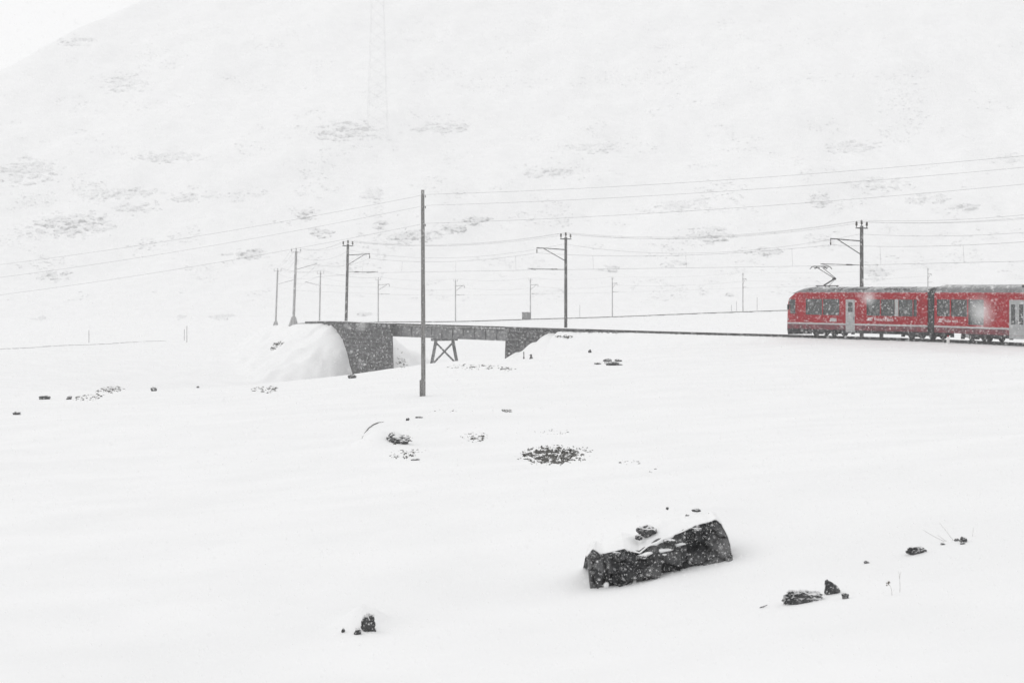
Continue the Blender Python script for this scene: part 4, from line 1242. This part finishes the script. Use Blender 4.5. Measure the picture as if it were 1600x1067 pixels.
HEATH = [
    ('densest dark heath patch in the middle of the meadow', 862, 710, 88, 25, 240, 1.2, 6.5, .8, .12, 0.0),
    ('thin trail of heath running right from the densest patch', 905, 703, 50, 10, 45, 2, 6, .7, .4, 0.0),
    ('sparse heath specks just above the densest patch', 862, 675, 64, 10, 30, 1.5, 5, .6, .5, 0.0),
    ('pale ring shaped heath patch left of the densest one', 743, 682, 40, 16, 70, 1.5, 5, .5, .3, 0.0),
    ('scattered heath specks below the lip rock', 633, 709, 56, 16, 55, 1.5, 6, .6, .4, -.12),
    ('heath halo around the lip rock', 625, 686, 42, 14, 70, 1.5, 6, .7, .2, 0.0),
    ('small heath tuft in the meadow below the bridge opening', 793, 642, 20, 5, 45, 1.5, 5, .8, .1, 0.0),
    ('faint heath strip at the crest under the trestle', 745, 573, 90, 10, 60, 1.5, 6, .5, .5, 0.0),
    ('heath strip at the crest before the low abutment', 793, 577, 26, 6, 40, 1.5, 6, .6, .3, 0.0),
    ('heath patch strewn across the left side of the meadow', 172, 609, 48, 10, 90, 1.5, 6, .6, .4, -.1),
    ('lower heath patch on the left side of the meadow', 140, 621, 50, 10, 60, 1.5, 6, .6, .4, -.08),
    ('heath patch at the foot of the snow bank', 415, 608, 44, 11, 90, 1.5, 6, .6, .3, 0.0),
    ('dark streak on the side of the snow bank', 432, 540, 26, 10, 80, 1.5, 5, .6, .2, -.5),
    ('few dark specks right of the densest patch', 985, 722, 36, 8, 14, 2, 7, .5, .5, 0.0),
    ('two or three dark specks below and right of the densest patch', 1022, 736, 24, 8, 4, 2, 5, .6, 0, 0.0),
    ('wind bared grit on the bank beside the low abutment', 882, 526, 30, 5, 50, 1.5, 5, .6, .2, 0.0),
    ('grit behind the bridge opening beside the tall abutment', 627, 566, 22, 22, 40, 1.5, 5, .6, .3, 0.0),
    ('few specks above the lip rock toward the pole', 700, 642, 80, 8, 12, 1.5, 5, .5, .3, 0.0),
]
for i, (lab, px, py, w, h, n, a_, b_, fl, cl, ti) in enumerate(HEATH):
    patch('heath_patch', lab, px, py, w, h, n, a_ * .8, b_ * .7, fl, 'heath', 40 + i, 'heath', HG, clump=cl, tilt=ti)

# curved lip of bare turf on the hump
mb = MB()
lx = [(563, 691), (566, 684), (570, 676), (576, 669), (583, 664), (591, 660.5), (600, 659)]
hp = hit([q[0] for q in lx], [q[1] for q in lx])
pts = [Vector(q) + Vector((0, 0, .0)) for q in hp]
mb.tube(pts, [.006, .01, .014, .022, .03, .024, .01], 6)
o = mb.build('turf_lip', 'heath', origin=pts[0]); o.location = pts[0]
tag(o, 'thin curved dark turf edge above the lip rock', 'turf')

# dry stalks and twig
def stalks(label, px, py, list_, r, seed):
    p = hit(px, py)[0]; mpp = p[1] / F
    root = thing('dry_plant', label, 'plant', tuple(p), 'dry plants poking through the snow')
    for (x0, y0, x1, y1, bend) in list_:
        a = Vector(p) + Vector(((x0 - px) * mpp, 0, (py - y0) * mpp - .02)); b = Vector(p) + Vector(((x1 - px) * mpp, .03, (py - y1) * mpp))
        m_ = a.lerp(b, .5) + Vector((bend * mpp, 0, 0))
        st = MB().tube([a, a.lerp(m_, .5) + Vector((bend * mpp * .25, 0, 0)), m_, m_.lerp(b, .5) + Vector((bend * mpp * .25, 0, 0)), b], [r, r, r * .8, r * .7, r * .5], 5).build('stalk', 'dry', root, origin=p)
    return root, p, mpp
rt, p, mpp = stalks('dry stalk with a drooping seed head, lower right', 1393, 930, [(1393, 930, 1390, 912, 2), (1390, 912, 1386, 909, 0)], .0018, 1)
mb = MB()
for k in range(14):
    c = Vector(p) + Vector(((1387.5 - 1393 + random.uniform(-3, 3)) * mpp, random.uniform(-.02, .02), (930 - 913 + random.uniform(-4, 4)) * mpp))
    mb.lathe(c, [(.002, 0), (.006, .005), (.002, .012)], 5)
mb.build('seed_head', 'dry', rt, origin=p)
rt, p, mpp = stalks('thin upright dry stalk, lower right', 1406, 925, [(1406, 925, 1405, 893, 1), (1405.5, 900, 1408, 894, 0)], .0016, 2)
stalks('long bent dry stalks leaning left above the stone row', 1482, 845, [(1480, 845, 1443, 828, -2), (1480, 844, 1466, 836, 0), (1490, 842, 1469, 817, 0)], .0016, 3)
stalks('short dry stalk right of the black uphill stone', 1519, 838, [(1519, 838, 1522, 824, 0)], .0014, 4)
stalks('thin dead stem standing beside the tall abutment', 626, 551, [(621, 551.5, 629, 551, 0), (621.5, 552, 621.7, 544, 0), (628, 551, 628.5, 549, 0)], .03, 5)
p = hit(1193, 949)[0]; mpp = p[1] / F
o = MB().tube([Vector(p) + Vector((-6 * mpp, 0, .0)), Vector(p) + Vector((0, .0, .012)), Vector(p) + Vector((6 * mpp, 0, .03))], [.005, .007, .004], 6).build('twig', 'rock', origin=p)
o.location = p; tag(o, 'short dark twig lying on the snow left of the long low rock', 'twig')

# ------------------------------------------------------------------ small railway furniture
def stake(label, px, py, hpx, r, mat='iron', group='snow stakes'):
    p = Vector(hit(px, py)[0]); h = hpx * p.y / F
    root = thing('snow_stake', label, 'stake', tuple(p), group)
    MB().tube([p + Vector((0, 0, -.3)), p + Vector((0, 0, h))], r, 6).build('shaft', mat, root, origin=p)
    MB().tube([p + Vector((0, 0, h)), p + Vector((0, 0, h + .06))], r * 1.3, 6).build('cap', mat, root, origin=p)
for lab, px, py, h, r in (
        ('lone thin stake on the far edge at left', 139, 535.5, 19, .035), ('shorter of two stakes at the left end of the far edge', 288, 532, 17, .035),
        ('taller of two stakes at the left end of the far edge', 292, 535, 25, .035), ('thin stake left of the distant pole behind the bridge pole', 906, 497, 20, .04),
        ('faint short stake left of the distant pole near the train', 1143, 487, 10, .04), ('faint stake close left of the distant pole near the train', 1151, 486, 15, .04),
        ('stake between the distant pole and the train nose', 1183, 485, 20, .045)):
    stake(lab, px, py, h, r)
p = Vector(hit(892, 561)[0])
root = thing('marker_post', 'thin marker post on the snow slope beside the low abutment', 'post', tuple(p)); mpp = p.y / F
# two small posts at the foot of the right-hand slope
for (nm, lab, px, py, h, w) in (('x', '', 818.5, 560, 11, .10),):
    pass
bpy.data.objects.remove(root)
for lab, px, py, h, w in (('slim post with a wide foot at the low abutment', 818.5, 560.5, 11, .07), ('stubby notched post right of the slim one at the low abutment', 830, 560.5, 7, .13)):
    p = Vector(hit(px, py)[0]); mpp = p.y / F
    root = thing('marker_post', lab, 'post', tuple(p), 'marker posts at the low abutment')
    MB().bar(p + Vector((0, 0, -.2)), p + Vector((0, 0, h * mpp)), w, w).build('shaft', 'pole', root, origin=p)
    MB().box(p + Vector((0, 0, .08)), (w * 2.4, w * 2.2, .22), taper=(.5, .5)).build('foot', 'pole', root, origin=p)
    MB().box(p + Vector((-w * .3, 0, h * mpp * .8)), (w * 1.2, w * .8, .08)).build('cleat', 'pole', root, origin=p)
# white kilometre post in front of the train
cs = C2.o + C2.n * 2.3 + C2.t * C2.sn(1481.5, 2.3)
gz = float(ground_z(cs.x, cs.y))
root = thing('distance_post', 'short white post with a red cap standing before the train', 'post', (cs.x, cs.y, gz - .3))
org = (cs.x, cs.y, gz - .3)
MB().box((cs.x, cs.y, gz + .1), (.2, .14, .8), taper=(.9, .9)).build('shaft', 'white_post', root, origin=org)
MB().box((cs.x, cs.y, gz + .56), (.12, .1, .12), taper=(.7, .7)).build('cap', 'red', root, origin=org)
# grey cabinet beside the distant pole
pc = off(pole_s(822.5, 3.4, far=True), 3.4)
gz = float(ground_z(pc.x, pc.y)); mpp = pc.y / F
root = thing('trackside_cabinet', 'small grey trackside cabinet at the foot of a distant pole', 'cabinet', (pc.x, pc.y, gz - .2)); org = (pc.x, pc.y, gz - .2)
MB().box((pc.x, pc.y, gz + .75), (14 * mpp, 1.2, 1.9)).build('housing', 'cabinet', root, origin=org)
MB().box((pc.x, pc.y - .1, gz + 1.75), (15 * mpp, 1.6, .1)).build('roof', 'cabinet', root, origin=org)
for k in (-1, 1):
    MB().box((pc.x + k * 3.3 * mpp, pc.y - .61, gz + .75), (6 * mpp, .03, 1.6)).build('door', 'cabinet', root, origin=org)
# low stone edging of the snowed-in path at left
lx = np.linspace(-40, 262, 26); ly = 545.5 - (lx / 250) * 12.5 + 1.2 * np.sin(lx * .05) * .4
q = hit(lx, ly); q = q[(q[:, 1] > 120)]
o0 = link(bpy.data.objects.new('path_edging', None)); o0.location = q[0]
tag(o0, 'thin grey stone edging of a snowed-in path at left', 'edging')
for i in range(len(q) - 1):
    a, b = Vector(q[i]), Vector(q[i + 1])
    if (b - a).length > 40: continue
    MB().bar(a, a.lerp(b, random.uniform(.55, .95)), .4, random.uniform(.06, .14)).build('edge_stone', 'haze_grey', o0, origin=q[0])

# ------------------------------------------------------------------ mountainside
MG = 'rock outcrops on the mountainside'
MOUNT = [
    ('strongest ragged outcrop low on the mountain at far left', 112, 352, 130, 32, 260, 3, 16, .5),
    ('streak of outcrop above the strongest left one', 205, 326, 60, 14, 90, 3, 12, .4),
    ('long thin outcrop band above the left streaks', 190, 303, 110, 14, 110, 3, 12, .4),
    ('outcrop right of the long thin left band', 292, 309, 56, 12, 90, 3, 13, .3),
    ('curved outcrop band high above the left outcrops', 262, 246, 96, 14, 110, 3, 14, .3),
    ('pale outcrop field at the left margin', 46, 268, 90, 36, 120, 3, 12, .5),
    ('outcrop under the wires at far left', 86, 431, 46, 14, 60, 3, 10, .4),
    ('outcrop low above the footed poles', 388, 398, 56, 14, 80, 3, 12, .3),
    ('round outcrop above the wooden pole to its left', 585, 304, 32, 18, 80, 3, 11, .1),
    ('dome shaped outcrop between the left wires', 477, 337, 24, 12, 50, 3, 9, .1),
    ('low outcrop right of the dome shaped one', 500, 364, 36, 12, 50, 3, 10, .3),
    ('small outcrop above the tall bridge pole', 596, 351, 24, 10, 50, 3, 9, .1),
    ('broad outcrop behind the wooden pole', 648, 369, 66, 16, 100, 3, 13, .2),
    ('outcrop right of the wooden pole', 708, 359, 40, 12, 60, 3, 10, .3),
    ('upper outcrop right of the wooden pole', 742, 345, 46, 10, 60, 3, 12, .3),
    ('large pale outcrop high under the lattice mast', 540, 206, 90, 26, 150, 3, 14, .5),
    ('long outcrop right of centre above the feeder wires', 1066, 322, 74, 16, 150, 3, 13, .3),
    ('blocky outcrop between the wires left of the train pole', 1279, 312, 30, 20, 90, 3, 10, .1),
    ('wide speckled outcrop behind the feeder wires', 1112, 368, 60, 20, 120, 2, 10, .3),
    ('thin outcrop below the feeder wires left of the train pole', 1195, 394, 46, 10, 70, 3, 11, .3),
    ('pale outcrop up right of the train pole', 1450, 311, 60, 14, 90, 3, 11, .4),
    ('dark tipped outcrop at right between wires and margin', 1508, 324, 40, 10, 80, 3, 12, .2),
    ('faint outcrop high right under the top wires', 1378, 288, 70, 18, 90, 3, 11, .5),
    ('outcrop low behind the bracketed pole', 952, 421, 30, 9, 50, 3, 10, .3),
    ('row of small outcrops low between pole and train', 1055, 412, 44, 8, 50, 3, 9, .5),
    ('flat outcrop low at left above the path edging', 62, 498, 24, 6, 30, 3, 9, .2),
    ('flat outcrop low at left toward the bridge', 284, 497, 24, 5, 30, 3, 9, .2),
    ('streaky outcrop right of the flat one, low toward the bridge', 344, 496, 36, 7, 50, 3, 10, .2),
    ('solid oval outcrop just right of the train pole', 1369, 427, 36, 17, 170, 4, 12, 0),
    ('pale band of outcrop high above the middle', 860, 270, 76, 12, 80, 3, 12, .4),
    ('pale band of outcrop higher above the middle', 925, 232, 90, 14, 80, 3, 12, .5),
    ('pale outcrop at the right margin under the top wire', 1577, 247, 30, 12, 60, 3, 11, .2),
    ('pale broken outcrop at upper left', 195, 132, 60, 26, 90, 3, 12, .5),
    ('outcrop along the ridge at upper left', 120, 66, 60, 10, 60, 3, 12, .4),
    ('small flat outcrop seen above the bridge abutment', 571, 491, 20, 4, 25, 3, 8, .1),
    ('tiny flat outcrop left of the train nose', 1140, 461, 12, 3, 16, 3, 8, 0),
    ('pale outcrop right of the lattice mast', 690, 200, 90, 16, 90, 3, 12, .5),
    ('faint outcrop high at the right', 1330, 230, 90, 16, 70, 3, 10, .5),
]
def outcrop(label, px, py, w, h, seed, solid):
    """uneven rock surface; only what stands higher than the snow shows"""
    nx, ny = int(max(14, w * 1.5 / 1.3)), int(max(8, h * 1.7 / .9))
    gx, gy = np.meshgrid(np.linspace(-1, 1, nx), np.linspace(-1, 1, ny))
    X = px + gx * w * .75; Y = py + gy * h * .85 - .05 * gx * w * .5
    p = hit(X.ravel(), Y.ravel(), 300).reshape(ny, nx, 3)
    n = .62 * perlin(X / 17 + seed, Y / 5.0, seed) + .42 * perlin(X / 7 + seed, Y / 2.3, seed + 1) + .28 * perlin(X / 3.1, Y / 1.3 + seed, seed + 2)
    lift = 1.5 * (n + solid - .55 * (gx ** 2 + gy ** 2) ** 1.2)
    mpp = float(np.median(p[..., 1])) / F
    V = p.copy(); V[..., 2] += np.clip(lift, -.5, .8) * mpp / .2
    c = V.reshape(-1, 3).mean(0)
    i0 = (np.arange(ny - 1)[:, None] * nx + np.arange(nx - 1)[None]).ravel()
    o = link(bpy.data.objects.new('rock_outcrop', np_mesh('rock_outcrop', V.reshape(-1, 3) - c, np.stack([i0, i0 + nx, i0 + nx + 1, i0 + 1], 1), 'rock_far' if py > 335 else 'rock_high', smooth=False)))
    o.location = c
    return tag(o, label, 'outcrop', MG)
for i, (lab, px, py, w, h, n, a_, b_, cl) in enumerate(MOUNT):
    outcrop(lab, px, py, w, h, 300 + 7 * i, .28 - .3 * cl)
# loose scree between the outcrops
g = np.random.default_rng(5); N = 14000
xs = g.uniform(-60, 1660, N * 5); ys = 30 + 440 * g.random(N * 5) ** .8
mask = perlin(xs * .011, ys * .028, 31) + .6 * perlin(xs * .035, ys * .09, 32)
keep = np.where(mask > .22)[0][:N]
pts = hit(xs[keep], ys[keep], 300); pts = pts[(pts[:, 1] > 472) & (pts[:, 1] < 925)]
V, Q = bits(pts, .2, .5, 2.6, .5, 77, 1.6)
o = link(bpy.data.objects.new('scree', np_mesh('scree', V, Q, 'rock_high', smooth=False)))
tag(o, 'scattered scree speckling the mountainside', kind='stuff')
# lattice mast on the mountain
pm = Vector(hit(590, 217, 300)[0]); mpp = pm.y / F; Hm = 262 * mpp
mast = thing('lattice_mast', 'very faint tall lattice mast on the mountainside', 'mast', tuple(pm))
def mw(z): return (16 - 8 * z / Hm) * mpp
for a_, b_ in ((1, 1), (1, -1), (-1, 1), (-1, -1)):
    MB().bar(pm + Vector((a_ * mw(0), b_ * mw(0), -1)), pm + Vector((a_ * mw(Hm), b_ * mw(Hm), Hm)), .05).build('leg', 'galvanised', mast, origin=pm)
nb = 14
for k in range(nb):
    z0, z1 = Hm * k / nb, Hm * (k + 1) / nb
    for b_ in (1, -1):
        for a_ in (1, -1):
            MB().bar(pm + Vector((-a_ * mw(z0), b_ * mw(z0), z0)), pm + Vector((a_ * mw(z1), b_ * (mw(z1) + .05 * a_), z1)), .03).build('brace', 'galvanised', mast, origin=pm)

# ------------------------------------------------------------------ falling snow
def flakes(n, d0, d1, r0, r1, seed, power=3.0):
    """flakes evenly spread through the air in front of the camera and a little beyond the frame"""
    g = np.random.default_rng(seed)
    u = g.random(n)
    d = (d0 ** power + u * (d1 ** power - d0 ** power)) ** (1 / power)
    x = g.uniform(-1, 1, n) * (.31 * d + .6); z = EYE + g.uniform(-.255, .20, n) * d + g.uniform(-.3, .3, n)
    ok = z > ground_z(x, d) + .05
    x, d, z = x[ok], d[ok], z[ok]; n = len(x)
    r = r0 + (r1 - r0) * g.random(n) ** 2.5
    base = np.array([(1, .15, .25), (.05, .95, -.2), (-1, .1, .25), (-.1, -.9, -.2)])      # a bent plate of ice
    q = g.normal(size=(n, 4)); q /= np.linalg.norm(q, axis=1)[:, None]
    w_, a, b, c = q.T
    Rm = np.stack([np.stack([1 - 2 * (b * b + c * c), 2 * (a * b - c * w_), 2 * (a * c + b * w_)], -1), np.stack([2 * (a * b + c * w_), 1 - 2 * (a * a + c * c), 2 * (b * c - a * w_)], -1), np.stack([2 * (a * c - b * w_), 2 * (b * c + a * w_), 1 - 2 * (a * a + b * b)], -1)], 1)
    sc = r[:, None, None] * (.7 + .6 * g.random((n, 1, 3)))
    V = np.einsum('nij,nkj->nki', Rm, base[None] * sc) + np.stack([x, d, z], -1)[:, None]
    f = np.array([(0, 1, 2, 3)])
    return V.reshape(-1, 3), (f[None] + (np.arange(n) * 4)[:, None, None]).reshape(-1, 4)
parts = [flakes(500000, 5, 30, .0018, .0060, 1), flakes(70000, 30, 90, .0035, .008, 2), flakes(420, .8, 5.0, .0018, .0050, 3, 2.2)]
def one_flake(px, py, d, r, seed):
    v, f = flakes(400, 2, 3, r, r * 1.01, seed)
    v = np.concatenate([v[:4], v[4:8] - v[4:8].mean(0) + v[:4].mean(0)]); return v - v.mean(0) + np.array(P(px, py, d)), f[:2]
parts += [one_flake(1531, 484, 1.15, .0055, 21), one_flake(1535, 494, 1.2, .005, 22), one_flake(1357, 466, 2.0, .0055, 23), one_flake(566, 508, 2.4, .005, 24), one_flake(306, 722, 1.6, .004, 25), one_flake(1408, 736, 2.0, .004, 26)]
VV, FF, k = [], [], 0
for v, f in parts:
    VV.append(v); FF.append(f + k); k += len(v)
o = link(bpy.data.objects.new('falling_snow', np_mesh('falling_snow', np.concatenate(VV), np.concatenate(FF), 'flake', smooth=False)))
tag(o, 'white snowflakes drifting through the air', kind='stuff')

# ------------------------------------------------------------------ haze: the snowy air, one even volume
hm = bpy.data.materials.new('snowy_air'); hm.use_nodes = True
nt = hm.node_tree; nt.nodes.clear()
ho = nt.nodes.new('ShaderNodeOutputMaterial'); hv = nt.nodes.new('ShaderNodeVolumePrincipled')
hv.inputs['Color'].default_value = (0.985, 0.985, 0.988, 1)
hv.inputs['Density'].default_value = 0.00058
hv.inputs['Anisotropy'].default_value = 0.2
nt.links.new(hv.outputs['Volume'], ho.inputs['Volume'])
M['haze'] = hm
zmin = float(GZ.min()) - 1.5; zmax = float(GZ.max()) + 6
mb = MB().box((0, 430, (zmin + zmax) / 2), (1010, 1100, zmax - zmin))
o = mb.build('haze', 'haze'); tag(o, 'pale snowy air veiling the far things', kind='stuff')
